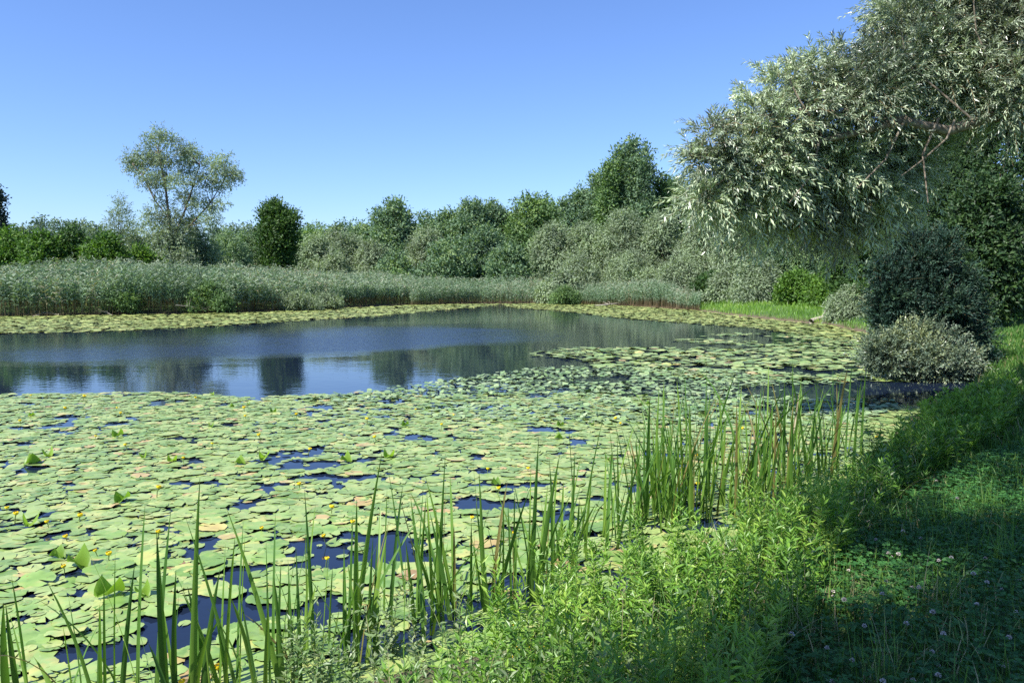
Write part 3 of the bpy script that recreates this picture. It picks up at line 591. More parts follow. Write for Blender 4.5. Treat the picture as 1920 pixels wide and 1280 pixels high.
# ------------------------------------------------------------------ reeds
def shore_band(pts, back, spacing, off=.6):
    """points behind the shoreline given by photo pixels, out to 'back' metres"""
    P = [G(x, y)[:2] for x, y in pts]; out = []
    for a, b in zip(P[:-1], P[1:]):
        L = np.linalg.norm(b - a); n = int(L * back / spacing ** 2); s = U(0, 1, n)[:, None]; q = a + (b - a) * s
        nn = q / np.linalg.norm(q, axis=1, keepdims=True); q = q - nn * off; out.append(np.hstack([q + nn * (U(0, 1, n)[:, None] ** 1.3) * back, ]))
    return np.concatenate(out)
def reeds(name, label, P, hfun, rbase, nl=9, lw=.035, cat='reeds'):
    n = len(P); z = np.maximum(gz(P[:, 0], P[:, 1]), -.25); B = np.column_stack([P, z]); h = hfun(P) * U(.72, 1.1, n) ; az = U(0, 6.283, n); lean = U(.02, .16, n)
    mb = MB(); r = np.clip(U(.1, .62, n) + rbase, 0, 1); r[rng.random(n) < .06] = 1
    Pt = blades(mb, B, h, az, lean, .022, r, k=5, taper=.5)
    for k in range(nl):
        f = .40 + .58 * (k + U(0, 1, n)) / nl; q = f * 4; i0 = np.clip(q.astype(int), 0, 3); fr = (q - i0)[:, None]
        p = Pt[np.arange(n), i0] * (1 - fr) + Pt[np.arange(n), i0 + 1] * fr
        a2 = U(0, 6.283, n); L = U(.35, .6, n) * np.minimum(1, h / 2.4); d = np.stack([np.cos(a2), np.sin(a2), U(.7, 1.5, n)], 1); d = norm(d)
        s = np.array([0, .5, 1.0]); Q = p[:, None] + d[:, None] * (L[:, None] * s)[:, :, None]; Q[:, :, 2] -= (L[:, None] * .55 * s ** 2)
        Wd = np.broadcast_to(lw * np.array([.8, 1, .08]), (n, 3)); sd_ = np.cross(d, rdir(n))
        mb2 = MB(); strips(mb2, Q, sd_, Wd, np.clip(r + U(-.2, .3, n), 0, 1)); tv = np.repeat(f, 6)
        mb.add(mb2.v[0], mb2.f[0], mb2.r[0], tv, 0)
    # feathery tips on some
    pk = rng.random(n) < .12; tp = Pt[pk, -1]; m_ = pk.sum()
    for k in range(4): leaves(mb, tp + rng.normal(size=(m_, 3)) * .03, norm(rng.normal(size=(m_, 3)) * .4 + [0, 0, 1]), rdir(m_), U(.12, .22, m_), .04, .8, .95)
    return tag(obj(name, mb.mesh(name, M['reed'])), label, cat, kind='stuff')
def clear_of_trees(P): return P
P1 = shore_band([(-60, 594), (120, 592), (240, 590), (340, 588), (450, 586)], 13, .24)
reeds('tall_reeds', 'dense stand of tall blue green reeds along the shore at the left', P1, lambda P: 3.45 - 1.6 * fbm(P[:, 0] * .3, P[:, 1] * .3) + .3 * noise(P[:, 0] * 1.5, P[:, 1] * 1.5) - .25, .0, 11, .06)
P2 = shore_band([(430, 587), (520, 583), (640, 577), (720, 573), (780, 571)], 17, .26)
reeds('reeds', 'lower green reed bed around the foot of the upright tree', P2, lambda P: 2.8 - 1.2 * fbm(P[:, 0] * .3, P[:, 1] * .3) - np.clip(P[:, 0] + 18, 0, 12) * .07, .12, 9, .06)
P3 = shore_band([(770, 572), (840, 569.5), (900, 568), (1055, 568)], 7, .22, 1.6)
reeds('far_reeds', 'even belt of reeds with reddish stems on the far shore', P3, lambda P: 1.75 + .35 * fbm(P[:, 0] * .4, P[:, 1] * .4), .12, 8, .045)
P4 = shore_band([(1085, 570), (1180, 573), (1250, 577), (1312, 582)], 4.5, .19, .9)
reeds('reed_clump', 'pale blue green reed clump with pink stems beside the grassy bank', P4, lambda P: 1.5 + .5 * fbm(P[:, 0] * .4, P[:, 1] * .4) + np.clip(P[:, 0] - 9, 0, 4) * .06 - np.clip(P[:, 0] - 12.2 + noise(P[:, 1], P[:, 1]) , 0, 2) * .5, .14, 8, .04)

# shoreline shrubs in front of the left reeds
SH = [('low_shrub','grey twiggy shrub at the water edge below the upright tree',560,548,42,57,'grey'),('low_shrub','grey twiggy shrub at the water edge next to the bleached branch',610,552,34,60,'grey'),
      ('low_shrub','green shrub hanging over the water at the foot of the tall reeds',232,532,36,50,'green'),('low_shrub','green shrub by the water below the sparse willow',395,528,40,52,'green'),
      ('low_shrub','yellowish shrub at the right end of the far reed belt',1062,538,26,72,'green')]
for nm, lb, px, yt, hw, Yd, mt in SH: tree(nm, lb, 'shrub', px, yt, hw, Yd, mt, 'bush', None, 4500, n=11, zb=0.0, trunk=False, lf=.13)

# ------------------------------------------------------------------ driftwood and fallen branches
def branch(name, label, pts, Yd, r0, twigs=4):
    P = np.array([G(x, y) + [0, 0, z] for x, y, z in pts]); base = P[0].copy(); o_mb = MB(); Q = P - base
    tube(o_mb, Q, np.linspace(r0, r0 * .3, len(Q)), 7)
    for k in range(twigs):
        i = random.randrange(1, len(Q)); d = rdir(1)[0] * U(.4, 1.1); d[2] = abs(d[2]) * .7
        tube(o_mb, wob(Q[i], Q[i] + d, .05, 4), np.linspace(r0 * .4, r0 * .1, 4), 5)
    return tag(obj(name, o_mb.mesh(name, M['dead'], True), None, base), label, 'branch')
branch('dead_branch', 'bleached forked branch slanting into the water below the twiggy shrubs', [(522,580,0),(540,579,.15),(560,576,.5),(585,576,1.0)], 58, .07)
branch('dead_branch', 'pale broken stems lying at the foot of the tall reeds', [(60,594,0),(85,592,.2),(110,593,.1)], 48, .03, 6)
branch('dead_branch', 'thin pale branch at the water under the first green shrub', [(185,592,.4),(200,591,.15),(215,592,0)], 48, .035, 3)
branch('dead_branch', 'tangle of thin dead twigs over the water below the sparse willow', [(330,590,.6),(355,589,.5),(385,588,.3)], 50, .03, 9)
branch('dead_branch', 'fallen pale trunk in front of the reed clump', [(1115,574,0),(1145,573,.12),(1180,572,.3)], 72, .09, 3)
branch('driftwood', 'dark driftwood stump at the tip of the leaning silvery shrub', [(1520,606,.1),(1540,605,.25),(1570,604,.15),(1600,607,.0)], 40, .13, 9)
branch('dead_branch', 'short pinkish log on the mud of the grassy bank', [(1485,599,.1),(1512,600,.1)], 43, .08, 0)

# ------------------------------------------------------------------ lily pads
def pad_shape(k, rr, seed):
    g = np.random.default_rng(seed); a0 = .16; th = np.linspace(a0, 2 * np.pi - a0, k); rad = 1 - .22 * np.cos(th) * 0 + g.normal(size=k) * rr
    x = np.cos(th) * rad * 1.0 - .0; y = np.sin(th) * rad * .82
    return np.column_stack([x, y])                       # notch points to +x
def in_view(P, mg=60):
    u, v = project(np.column_stack([P, np.zeros(len(P))])); return (u > -mg) & (u < 1920 + mg) & (v < 1280 + mg) & (v > 0)
def region(pxpoly): return np.array([G(x, y)[:2] for x, y in pxpoly])
def scatter(poly, dens):
    lo, hi = poly.min(0), poly.max(0); n = int((hi - lo).prod() * dens); P = np.column_stack([U(lo[0], hi[0], n), U(lo[1], hi[1], n)])
    P = P[inpoly(P[:, 0], P[:, 1], poly)]; return P[sdist(P[:, 0], P[:, 1]) < -.05]
def thin(P, r):                                        # keep points at least r apart (r per point)
    cell = {}; keep = []; g = .25
    for i, (x, y) in enumerate(P):
        a, b = int(x // g), int(y // g); ok = True; q = int(math.ceil(r[i] / g))
        for ii in range(a - q, a + q + 1):
            for jj in range(b - q, b + q + 1):
                for k in cell.get((ii, jj), ()):
                    if (P[k, 0] - x) ** 2 + (P[k, 1] - y) ** 2 < ((r[i] + r[k]) / 2) ** 2: ok = False; break
                if not ok: break
            if not ok: break
        if ok: cell.setdefault((a, b), []).append(i); keep.append(i)
    return np.array(keep)
near_poly = region([(-160, 1420), (-160, 742), (180, 738), (360, 736), (470, 748), (560, 742), (700, 735), (800, 745), (900, 740), (1000, 735), (1250, 745), (1500, 760), (1740, 765), (1640, 880), (1450, 1010), (1200, 1095), (1000, 1210), (850, 1260), (640, 1300), (600, 1420)])
P = scatter(near_poly, 340); rad = U(.04, .135, len(P)); keep = thin(P, rad * .82); P = P[keep]; rad = rad[keep]
gap = .22 * fbm(P[:, 0] * .7 + 5, P[:, 1] * 1.2 + 2) + .78 * fbm(P[:, 0] * 2.5 + 1, P[:, 1] * 3.6 + 7); 
ok = (gap > .388) & in_view(P, 250); P = P[ok]; rad = rad[ok]
u, v = project(np.column_stack([P, np.zeros(len(P))]))
vis = (u > -20) & (u < 1930) & (v < 1290); dist = np.hypot(P[:, 0], P[:, 1]); area = np.where(vis, rad ** 2 / dist ** 3, 0)
order = np.argsort(-area); near = set(order[:300].tolist())
def near_pad_mesh(seed, mat, wav=.055):
    g = np.random.default_rng(seed); k = 30; o1 = pad_shape(k, .03, seed); mb = MB(); ring = []
    c = np.array([[.10, 0, 0]]); V = [c]
    for s in (.4, .75, 1.0):
        q = c[0, :2] + (o1 - c[0, :2]) * s; z = wav * s ** 3 * (np.sin(np.linspace(0, 6.28 * 3, k) + seed) * .6 + g.normal(size=k) * .5) + (.02 * s if s < 1 else 0)
        V.append(np.column_stack([q, z]))
    V = np.concatenate(V); f4 = []; f3 = []
    for i in range(k - 1):
        f3.append([0, 1 + i, 2 + i])
        for rr in range(2): a = 1 + rr * k + i; f4.append([a, a + k, a + k + 1, a + 1])
    rr_ = .5 + .25 * (np.concatenate([[0], np.repeat([.2, .5, 1], k)]) - .5) * g.uniform(-1, 1)
    mb.add(V, f3, rr_, 0); mb.n -= 0
    mb2 = MB(); mb2.v = [V]; mb2.f = [np.array(f3), np.array(f4)]; mb2.r = [rr_]; mb2.t = [np.zeros(len(V))]; mb2.m = [np.zeros(len(f3)), np.zeros(len(f4))]; mb2.n = len(V)
    return mb2.mesh('lily_leaf', mat, True)
variants = [near_pad_mesh(s, M['padnear']) for s in range(8)]; brown = [near_pad_mesh(20 + s, M['padbrown'], .08) for s in range(3)]
zl = {}
for q, i in enumerate(order[:300]):
    br = rng.random() < .035
    o = obj('lily_leaf', random.choice(brown if br else variants), None, (P[i, 0], P[i, 1], .006 + .018 * rng.random()))
    s = rad[i]; o.scale = (s, s, s); tl_ = .22 if rng.random() < .12 else .06; o.rotation_euler = (U(-tl_, tl_), U(-tl_, tl_), U(0, 6.283)); o.location.z += tl_ * s * .5 - .01 * s
    if br: tag(o, 'withered reddish brown lily leaf floating among the green ones', 'lily leaf', 'withered lily leaves near the iris blades')
    else: tag(o, 'large round green lily leaf floating close to the iris blades', 'lily leaf', 'large lily leaves floating near the iris blades')
def pads(name, label, P, rad, mat, k=9, zamp=.035, tilt=.06, asp=.85):
    n = len(P); th = np.linspace(.2, 2 * np.pi - .2, k); mb = MB()
    rot = U(0, 6.283, n); R_ = rad[:, None] * (1 + rng.normal(size=(n, k)) * .05)
    x = np.cos(th)[None] * R_; y = np.sin(th)[None] * R_ * asp
    X_ = x * np.cos(rot)[:, None] - y * np.sin(rot)[:, None] + P[:, :1]; Y_ = x * np.sin(rot)[:, None] + y * np.cos(rot)[:, None] + P[:, 1:2]
    ta = U(0, 6.283, n); tl = np.abs(rng.normal(size=n)) * tilt; Z_ = .006 + U(0, zamp, n)[:, None] + tl[:, None] * ((X_ - P[:, :1]) * np.cos(ta)[:, None] + (Y_ - P[:, 1:2]) * np.sin(ta)[:, None]) + rng.normal(size=(n, k)) * rad[:, None] * .03
    Z_ = np.maximum(Z_, .003); V = np.stack([X_, Y_, Z_], -1)
    cen = np.column_stack([P, Z_.mean(1)])[:, None, :]; V = np.concatenate([cen, V], 1)     # fan with the notch open
    tri = np.array([[0, a, a + 1] for a in range(1, k)]); Fc = (np.arange(n) * (k + 1))[:, None, None] + tri[None]
    r = np.clip(rng.beta(1.3, 1.7, n), 0, 1); r[rng.random(n) < .025] = 1
    mb.add(V, Fc.reshape(-1, 3), np.repeat(r, k + 1), 0)
    return tag(obj(name, mb.mesh(name, mat)), label, 'lily leaves', kind='stuff')
rest = np.array([i for i in range(len(P)) if i not in near])
pads('lily_carpet', 'carpet of overlapping green lily leaves farther out on the near half of the pond', P[rest], rad[rest], M['pad'], 14, .02, .035)
# small floating leaves between and beyond
sm_poly = region([(560, 748), (700, 735), (860, 712), (940, 700), (1010, 690), (1200, 690), (1500, 700), (1640, 735), (1700, 765), (1600, 800), (1200, 800), (900, 790), (700, 780)])
Ps = scatter(sm_poly, 95); g_ = fbm(Ps[:, 0] * .5, Ps[:, 1] * .9 + 11); Ps = Ps[(g_ > .30)]
open_ = region([(1370, 733), (1420, 724), (1560, 722), (1760, 722), (1800, 740), (1700, 752), (1500, 750), (1400, 742)]); Ps = Ps[~inpoly(Ps[:, 0], Ps[:, 1], open_) | (rng.random(len(Ps)) < .04)]
pads('small_floating_leaves', 'band of small crowded floating leaves in the middle of the pond', Ps, U(.04, .075, len(Ps)), M['small'], 7, .05, .25)
near_small = scatter(near_poly, 14); near_small = near_small[in_view(near_small)]
pads('young_lily_leaves', 'tiny young leaves floating in the gaps between the big lily leaves', near_small, U(.02, .05, len(near_small)), M['pad'], 8, .006, .02)
fields = [('far_lily_patch', 'pale tongue of lily leaves left of the silvery bush', [(975, 664), (1050, 655), (1200, 652), (1400, 655), (1560, 640), (1640, 640), (1640, 690), (1720, 716), (1560, 718), (1400, 718), (1250, 706), (1120, 690), (1090, 676)], 22, .30, .17),
          ('shore_lily_strip', 'yellow green strip of lily leaves in front of the left reeds', [(-80, 594), (240, 591), (450, 587), (640, 578), (800, 571), (940, 570), (880, 578), (800, 584), (690, 594), (560, 602), (400, 612), (200, 622), (-80, 628)], 20, .2, .18),
          ('right_lily_strip', 'yellow green strip of lily leaves below the reed clump and grassy bank', [(940, 570), (1060, 569), (1180, 574), (1300, 582), (1400, 595), (1560, 611), (1620, 625), (1640, 640), (1560, 636), (1420, 616), (1280, 606), (1160, 596), (1060, 584), (960, 577)], 20, .22, .18),
          ('inlet_lily_patch', 'dense lily leaves in the inlet left of the blue bush', [(1250, 640), (1380, 622), (1520, 624), (1640, 632), (1650, 650), (1560, 646), (1400, 652)], 12, .52, .17)]
for nm, lb, poly, dn, th_, r_ in fields:
    q = scatter(region(poly), dn); gg = fbm(q[:, 0] * .45, q[:, 1] * .8 + 3); q = q[gg > th_]
    pads(nm, lb, q, U(.6, 1.1, len(q)) * r_, M['pad' if nm[0] in 'fi' else 'padfar'], 8, .05, .10)

# upturned leaves
def cup_mesh(seed):
    g = np.random.default_rng(seed); k = 9; V = []; half = []
    for sgn in (-1, 1):
        for a in range(k):
            th = a / (k - 1) * np.pi; r_ = .5; V.append([sgn * (.04 + .30 * math.sin(th)), (-.5 * math.cos(th)) * 0.9 + .1 * math.sin(th) * sgn, .02 + .72 * (1 - abs(math.cos(th)) ** 1.15)])
    spine = [[0, -.45 + .9 * a / (k - 1), .05 + .05 * math.sin(a)] for a in range(k)]; V = np.array(V + spine)
    f = []
    for s in (0, 1):
        for a in range(k - 1): f.append([s * k + a, s * k + a + 1, 2 * k + a + 1, 2 * k + a])
    mb = MB(); mb.add(V, f, .5); return mb.mesh('folded_leaf', M['padup'], True)
cups = [cup_mesh(s) for s in range(2)]
up = [(62,872,1.2),(92,858,1.1),(150,1065,1.4),(108,1050,.9),(55,990,1.1),(322,868,.8),(222,820,1.0),(495,862,1.0),(270,860,.8),(395,802,.7),(512,775,.7),(728,860,1.0),(650,868,1.1),(760,800,.7),(1050,800,.7),(1048,825,.8),(435,765,.6),(205,1120,1.2),(270,1120,.9),
      (60,782,.6),(398,742,.6),(466,760,.5),(1140,866,.8),(1215,760,.6),(930,912,.8),(450,872,.9),(1500,770,.6),(1110,798,.6),(230,942,1.0)]
for px, py, s in up:
    g = G(px, py); o = obj('folded_leaf', random.choice(cups), None, (g[0], g[1], .02)); s *= .15; o.scale = (s, s * 1.1, s * .9); o.rotation_euler = (U(-.2, .2), U(-.2, .2), U(0, 6.28))
    tag(o, 'bright green lily leaf folded upright out of the water', 'lily leaf', 'folded upright lily leaves')

# yellow water lily flowers
def flower():
    o = thing('water_lily_flower', (0, 0, 0), 'small yellow water lily flower held on a stalk above the leaves', 'flower', 'yellow water lily flowers above the leaves')
    mb = MB(); tube(mb, [(0, 0, -.15), (.01, 0, 0), (.015, .005, .06), (.02, 0, .095)], [.005, .005, .005, .006], 6); obj('stalk', mb.mesh('stalk', M['padstem'], True), o)
    mb = MB()
    for k in range(5):
        a = k * 2 * math.pi / 5; n = 5; V = []
        for i in range(n):
            ph = i / (n - 1) * 2.0; r_ = .024 * math.sin(ph) + .002; z = .095 + .022 * (1 - math.cos(ph))
            for j in (-1, 0, 1):
                aa = a + j * (.75 * math.sin(ph * .8) + .12) ; V.append([.02 + r_ * math.cos(aa) * (1.06 if j == 0 else 1), r_ * math.sin(aa) * (1.06 if j == 0 else 1), z])
        f = [[i * 3 + j, i * 3 + j + 1, i * 3 + 4 + j, i * 3 + 3 + j] for i in range(n - 1) for j in range(2)]; mb.add(V, f)
    obj('petals', mb.mesh('petals', M['yellow'], True), o)
    mb = MB(); tube(mb, [(.02, 0, .10), (.02, 0, .118), (.02, 0, .122)], [.010, .012, .009], 8); obj('disk', mb.mesh('disk', M['yellow2'], True), o)
    return o
fl0 = flower()
fl = [(92,970),(143,958),(130,994),(8,942),(25,960),(120,1050),(205,1030),(343,856),(293,915),(240,832),(155,742),(365,743),(122,765),(176,810),(40,783),(225,770),(216,760),(460,762),(462,775),(556,772),(490,815),(575,836),(493,976),(612,1042),(622,945),(655,972),
      (705,815),(827,793),(690,786),(915,870),(933,907),(965,990),(1160,780),(1163,787),(1310,850),(420,1240),(345,1255),(960,1160),(300,985),(185,1020),(610,1000),(880,960),(1390,800),(1645,815),(1305,905),(1560,870),(990,870),(400,830),(560,900),(60,735),(1040,905),(1480,760),(780,765),(850,770)]
for i, (px, py) in enumerate(fl):
    g = G(px, py, .1); o = fl0 if i == 0 else copy_tree(fl0, (0, 0, 0), U(0, 6.28), 1)
    o.location = (g[0], g[1], U(-.03, .02)); s = U(.5, .8) * (1 + .02 * g[1]); o.scale = (s,) * 3; o.rotation_euler = (U(-.25, .25), U(-.25, .25), U(0, 6.28))

# ------------------------------------------------------------------ iris clumps
blade_px = [  # tip x,y ; base x,y ; width
 (7,1129,15,1310,1.3),(11,1132,38,1310,1),(18,1150,57,1310,.8),(64,1231,112,1310,1),(186,1175,184,1320,.8),(253,1054,225,1315,.9),(294,995,313,1320,1.4),(321,950,290,1310,1.1),(330,1069,329,1310,1),(375,895,362,1315,1.1),
 (349,972,454,1310,.7),(425,952,537,1310,1),(368,1072,373,1310,.6),(413,1066,377,1310,1.2),(423,1019,410,1300,.7),(445,1090,490,1310,1),(499,1013,508,1310,.6),(527,1053,517,1310,.7),(540,1048,552,1300,.9),(555,1028,564,1300,.8),
 (571,918,589,1230,.9),(541,1084,548,1250,.8),(669,936,668,1240,1.3),(645,1025,648,1240,1.2),(662,960,652,1240,.8),(716,850,660,1240,1.1),(728,986,684,1250,1),(728,880,762,1120,.8),(797,890,856,1150,.9),(835,850,822,1150,.8),
 (770,933,797,1170,1.3),(806,960,847,1160,1.4),(898,880,910,1150,.9),(892,941,916,1140,1),(884,1004,908,1140,.9),(994,915,925,1140,1.2),(1027,909,1008,1120,1.2),(927,909,990,1100,.6),(1010,820,995,1130,1.1),(1050,850,1002,1130,1.3),
 (1078,847,1070,1060,1),(1110,887,1095,1040,.9),(1133,773,1087,1010,.6),(1150,783,1185,950,.6),(1157,813,1160,1000,.8),(1203,843,1153,1033,.9),(1187,837,1180,1000,.8),(1236,720,1225,960,1),(1142,800,1160,985,.5),(1325,690,1318,960,.8),(1610,760,1500,900,.7),(1030,860,1040,1060,.8),(760,1010,780,1180,.9),(700,1000,690,1230,.7),(1090,905,1040,1100,.8)]
clumps = [(20,1318),(100,1322),(200,1318),(225,1318),(312,1316),(365,1312),(410,1316),(455,1312),(500,1312),(545,1300),(590,1235),(650,1240),(675,1245),(700,1235),(762,1175),(797,1165),(822,1165),(852,1155),(910,1145),(928,1140),(992,1120),(1005,1130),(1040,1095),(1070,1060),(1095,1040),(1130,1020),(1158,1000),(1182,985),
          (1215,970),(1235,985),(1255,935),(1275,925),(1310,930),(1350,920),(1395,975),(1410,905),(1440,960),(1475,885),(1500,930),(1580,855),(1225,962),(1245,950),(1262,972),(1285,955),(1300,985),(1320,965),(1342,975),(1355,950),(1380,940),(1405,955),(1425,925),(1448,905),(1465,930),(1490,905),(1512,890),(1535,900),(1560,885)]
CW = [G(x, y)[:2] for x, y in clumps]; asg = [[] for _ in clumps]
for bl in blade_px:
    g = G(bl[2], bl[3])[:2]; asg[int(np.argmin([np.linalg.norm(g - c) for c in CW]))].append(bl)
def side_words(px): return
for ci, (cw, bls, cpx) in enumerate(zip(CW, asg, clumps)):
    base = np.array([cw[0], cw[1], -.06]); mb = MB()
    for (tx, ty, bx, by, wd) in bls:
        b = G(bx, by); tip = A(tx, ty, b[1] + U(-.25, .1)); k = 8; s = np.linspace(0, 1, k)[:, None]
        b = b - [0, 0, .08]; mid = (b + tip) / 2 + np.array([(b[0] - tip[0]) * .14, 0, .02]); Q = (1 - s) ** 2 * b + 2 * s * (1 - s) * mid + s ** 2 * tip
        wd = wd * 1.5; prof = np.clip(1 - s[:, 0] ** 2.2, .04, 1) * (.85 + .25 * s[:, 0]); strips(mb, (Q - base)[None], np.array([[math.cos(a_ := U(-.7, .7)), math.sin(a_), 0]]), (.021 * wd * prof)[None], np.array([U(.05, .85)]), fold=.35)
    right = cpx[0] > 1200; n = (random.randint(7, 11) if right else random.randint(2, 5) if cpx[0] < 560 else random.randint(5, 8)); Hm = (U(.75, 1.3, n) if right else U(.45, 1.0, n))
    B = np.column_stack([rng.normal(size=n) * .10, rng.normal(size=n) * .08, np.zeros(n)]) * U(.5, 1.7); Hm = Hm * U(.7, 1.12)
    az = U(0, 6.283, n); blades(mb, B, Hm, az, np.abs(rng.normal(size=n)) * .26 + .02, U(.010, .026, n) * (1.5 if right else 1.35), np.where(rng.random(n) < .1, 1.0, U(.05, .9, n)), k=8, fold=.35, curve=1.5, taper=.42)
    if right: lab, gp_ = 'dense clump of tall pointed iris blades at the right end beside the shaded bank', 'iris clumps beside the shaded bank'
    elif cpx[0] > 560: lab, gp_ = 'clump of tall iris blades rising in front of the lily leaves in the middle', 'iris clumps in the middle of the belt'
    else: lab, gp_ = 'thin clump of iris blades cut by the lower picture edge at the left', 'iris clumps at the lower left'
    tag(obj('iris_plant', mb.mesh('iris_plant', M['iris'], True), None, base), lab, 'iris', gp_)

# ------------------------------------------------------------------ bank plants
def gs_y(B): return .55 + B[:, 1] * .11 if np.abs(B[:, :2]).max() > 1 else np.ones(len(B)) * 1.1
def herbs(mb, B, H, nodes, per, LL, LW, r, lean=.18, m_leaf=0, m_stem=1, droop=.2, start=.12, ovate=.45):
    n = len(B); gs = np.clip(gs_y(B), .9, 2.0); az = U(0, 6.283, n); Pt = blades(mb, B, H, az, U(0, 1, n) * lean * 2, .0035, r, k=5, m=m_stem, taper=.3)
    for k in range(nodes):
        f = start + (1 - start) * (k + .5 + U(-.4, .4, n)) / nodes; q = f * 4; i0 = np.clip(q.astype(int), 0, 3); fr = (q - i0)[:, None]
        p = Pt[np.arange(n), i0] * (1 - fr) + Pt[np.arange(n), i0 + 1] * fr; a0 = k * 1.7 + az
        for j in range(per):
            a = a0 + j * 2 * np.pi / per + U(-.4, .4, n); d = np.stack([np.cos(a), np.sin(a), U(.1, 1.0, n) + .6 * (f > .85)], 1)
            sz = U(.7, 1.2, n) * (1 - .45 * f) ; leaves(mb, p, d, norm(np.array([0, 0, 1.0]) + rng.normal(size=(n, 3)) * .45), LL * sz * gs, LW * sz * gs, np.clip(r + U(-.35, .25, n), 0, 1), m=m_leaf, mid=ovate)
def on_bank(px0, px1, py0, py1, n, dmin=.0, dmax=99):
    out = np.zeros((0, 2))
    while len(out) < n:
        q = np.array([G(a, b, .35)[:2] for a, b in zip(U(px0, px1, n * 2), U(py0, py1, n * 2))]); d = sdist(q[:, 0], q[:, 1]); out = np.vstack([out, q[(d > dmin) & (d < dmax)]])
        if dmin > 50: break
    return out[:n]
def bank_area(poly_px, n, dmin=-.1, dmax=99, z=.35):
    pg = np.array([G(x, y, z)[:2] for x, y in poly_px]); lo, hi = pg.min(0), pg.max(0); res = np.zeros((0, 2))
    for _ in range(60):
        q = np.column_stack([U(lo[0], hi[0], n), U(lo[1], hi[1], n)]); q = q[inpoly(q[:, 0], q[:, 1], pg)]; d = sdist(q[:, 0], q[:, 1]); res = np.vstack([res, q[(d > dmin) & (d < dmax)]])
        if len(res) >= n: break
    return res[:n]
def zed(q, dz=-.02): return np.column_stack([q, np.maximum(gz(q[:, 0], q[:, 1]), -.05) + dz])
# willowherb-like weeds in a wide belt along the water
belt = [(880, 1290), (980, 1200), (1080, 1130), (1200, 1075), (1340, 1030), (1440, 990), (1540, 930), (1620, 860), (1690, 800), (1780, 745), (1900, 720), (1900, 800), (1700, 900), (1600, 1010), (1540, 1120), (1450, 1280), (1440, 1500), (700, 1500), (760, 1330)]
mb = MB(); q = bank_area(belt, 1200, -.15, 2.2); d = sdist(q[:, 0], q[:, 1]); far_ = np.clip((q[:, 1] - 5) / 6, 0, 1)
herbs(mb, zed(q), U(.14, .5, len(q)) * (.45 + 1.05 * fbm(q[:, 0] * 1.6, q[:, 1] * 1.6)) * (1 - .2 * far_), 14, 3, .085, .022, np.clip(fbm(q[:, 0] * 1.3, q[:, 1] * 1.3) + U(-.2, .2, len(q)), 0, 1))
tag(obj('bank_weeds', mb.mesh('bank_weeds', [M['weed'], M['twig']])), 'tangle of fresh green narrow leaved weeds between the irises and the shaded grass', 'weeds', kind='stuff')
mb = MB(); q = bank_area([(430, 1500), (470, 1300), (640, 1270), (850, 1240), (1000, 1190), (1120, 1180), (1150, 1500)], 230, -.25, 2.5)
herbs(mb, zed(q), U(.14, .32, len(q)), 8, 2, .055, .022, U(.2, 1, len(q)), m_leaf=0)
tag(obj('bank_herbs', mb.mesh('bank_herbs', [M['weeddull'], M['twig']])), 'low pale green oval leaved herbs along the lower picture edge', 'herbs', kind='stuff')
mb = MB(); q = bank_area(belt, 260, -.1, 2.6)
herbs(mb, zed(q), U(.15, .42, len(q)), 7, 2, .085, .036, U(0, 1, len(q)), lean=.3)
tag(obj('broad_weeds', mb.mesh('broad_weeds', [M['weeddull'], M['twig']])), 'broad leaved weeds mixed into the narrow leaved ones on the bank', 'weeds', kind='stuff')
mb = MB(); q = bank_area(belt, 3200, -.1, 2.6); blades(mb, zed(q), U(.15, .5, len(q)), U(0, 6.28, len(q)), np.abs(rng.normal(size=len(q))) * .5, .006, np.where(rng.random(len(q)) < .25, 1.0, U(.2, .9, len(q))), k=6, taper=.6)
tag(obj('weed_grass', mb.mesh('weed_grass', M['grass'])), 'loose grass stalks growing through the bank weeds', 'grass', kind='stuff')
# single plants standing out
plants = [(1060,1000,.55),(1190,960,.55),(1400,990,.6),(1490,960,.6),(1550,905,.6),(1640,790,.6),(1700,780,.55),(1280,1060,.6),(1120,1070,.5),(1345,1100,.55),(1460,1050,.55),(960,1150,.5),(1230,1120,.5),(1560,1000,.5),(1750,750,.55),(1040,1140,.45)]
for i, (px, py, h) in enumerate(plants):
    g = G(px, py + 105, .15); z = max(-.02, float(gz(np.array([g[0]]), np.array([g[1]]))[0]))
    o = thing('willowherb', (g[0], g[1], z), 'tall leafy green weed stalk standing up out of the weeds by the irises', 'weed', 'tall weed stalks beside the irises')
    mb = MB(); n = 7; herbs(mb, rng.normal(size=(n, 3)) * [.05, .05, 0], U(.8, 1.1, n) * h * 1.0, 18, 3, .08, .017, U(.3, .8, n), lean=.12); obj('leaves', mb.mesh('leaves', [M['weed'], M['twig']]), o)
sap = [(560,1210,'small willow sapling with pale oval leaves left of the tall iris blades'),(760,1130,'bushy willow sapling with pale oval leaves among the middle irises'),(700,1220,'low willow sapling in front of the bushy one'),(830,1180,'leafy willow sapling right of the bushy one'),(610,1235,'sprawling willow sapling at the lower picture edge')]
for px, py, lb in sap:
    g = G(px, py + 90, .05); z = max(-.03, float(gz(np.array([g[0]]), np.array([g[1]]))[0])); o = thing('willow_sapling', (g[0], g[1], z), lb, 'sapling')
    mb = MB(); n = 9; herbs(mb, rng.normal(size=(n, 3)) * [.08, .08, 0], U(.25, .5, n), 11, 2, .060, .020, U(.3, 1, n), lean=.35); obj('leaves', mb.mesh('leaves', [M['weeddull'], M['twig']]), o)
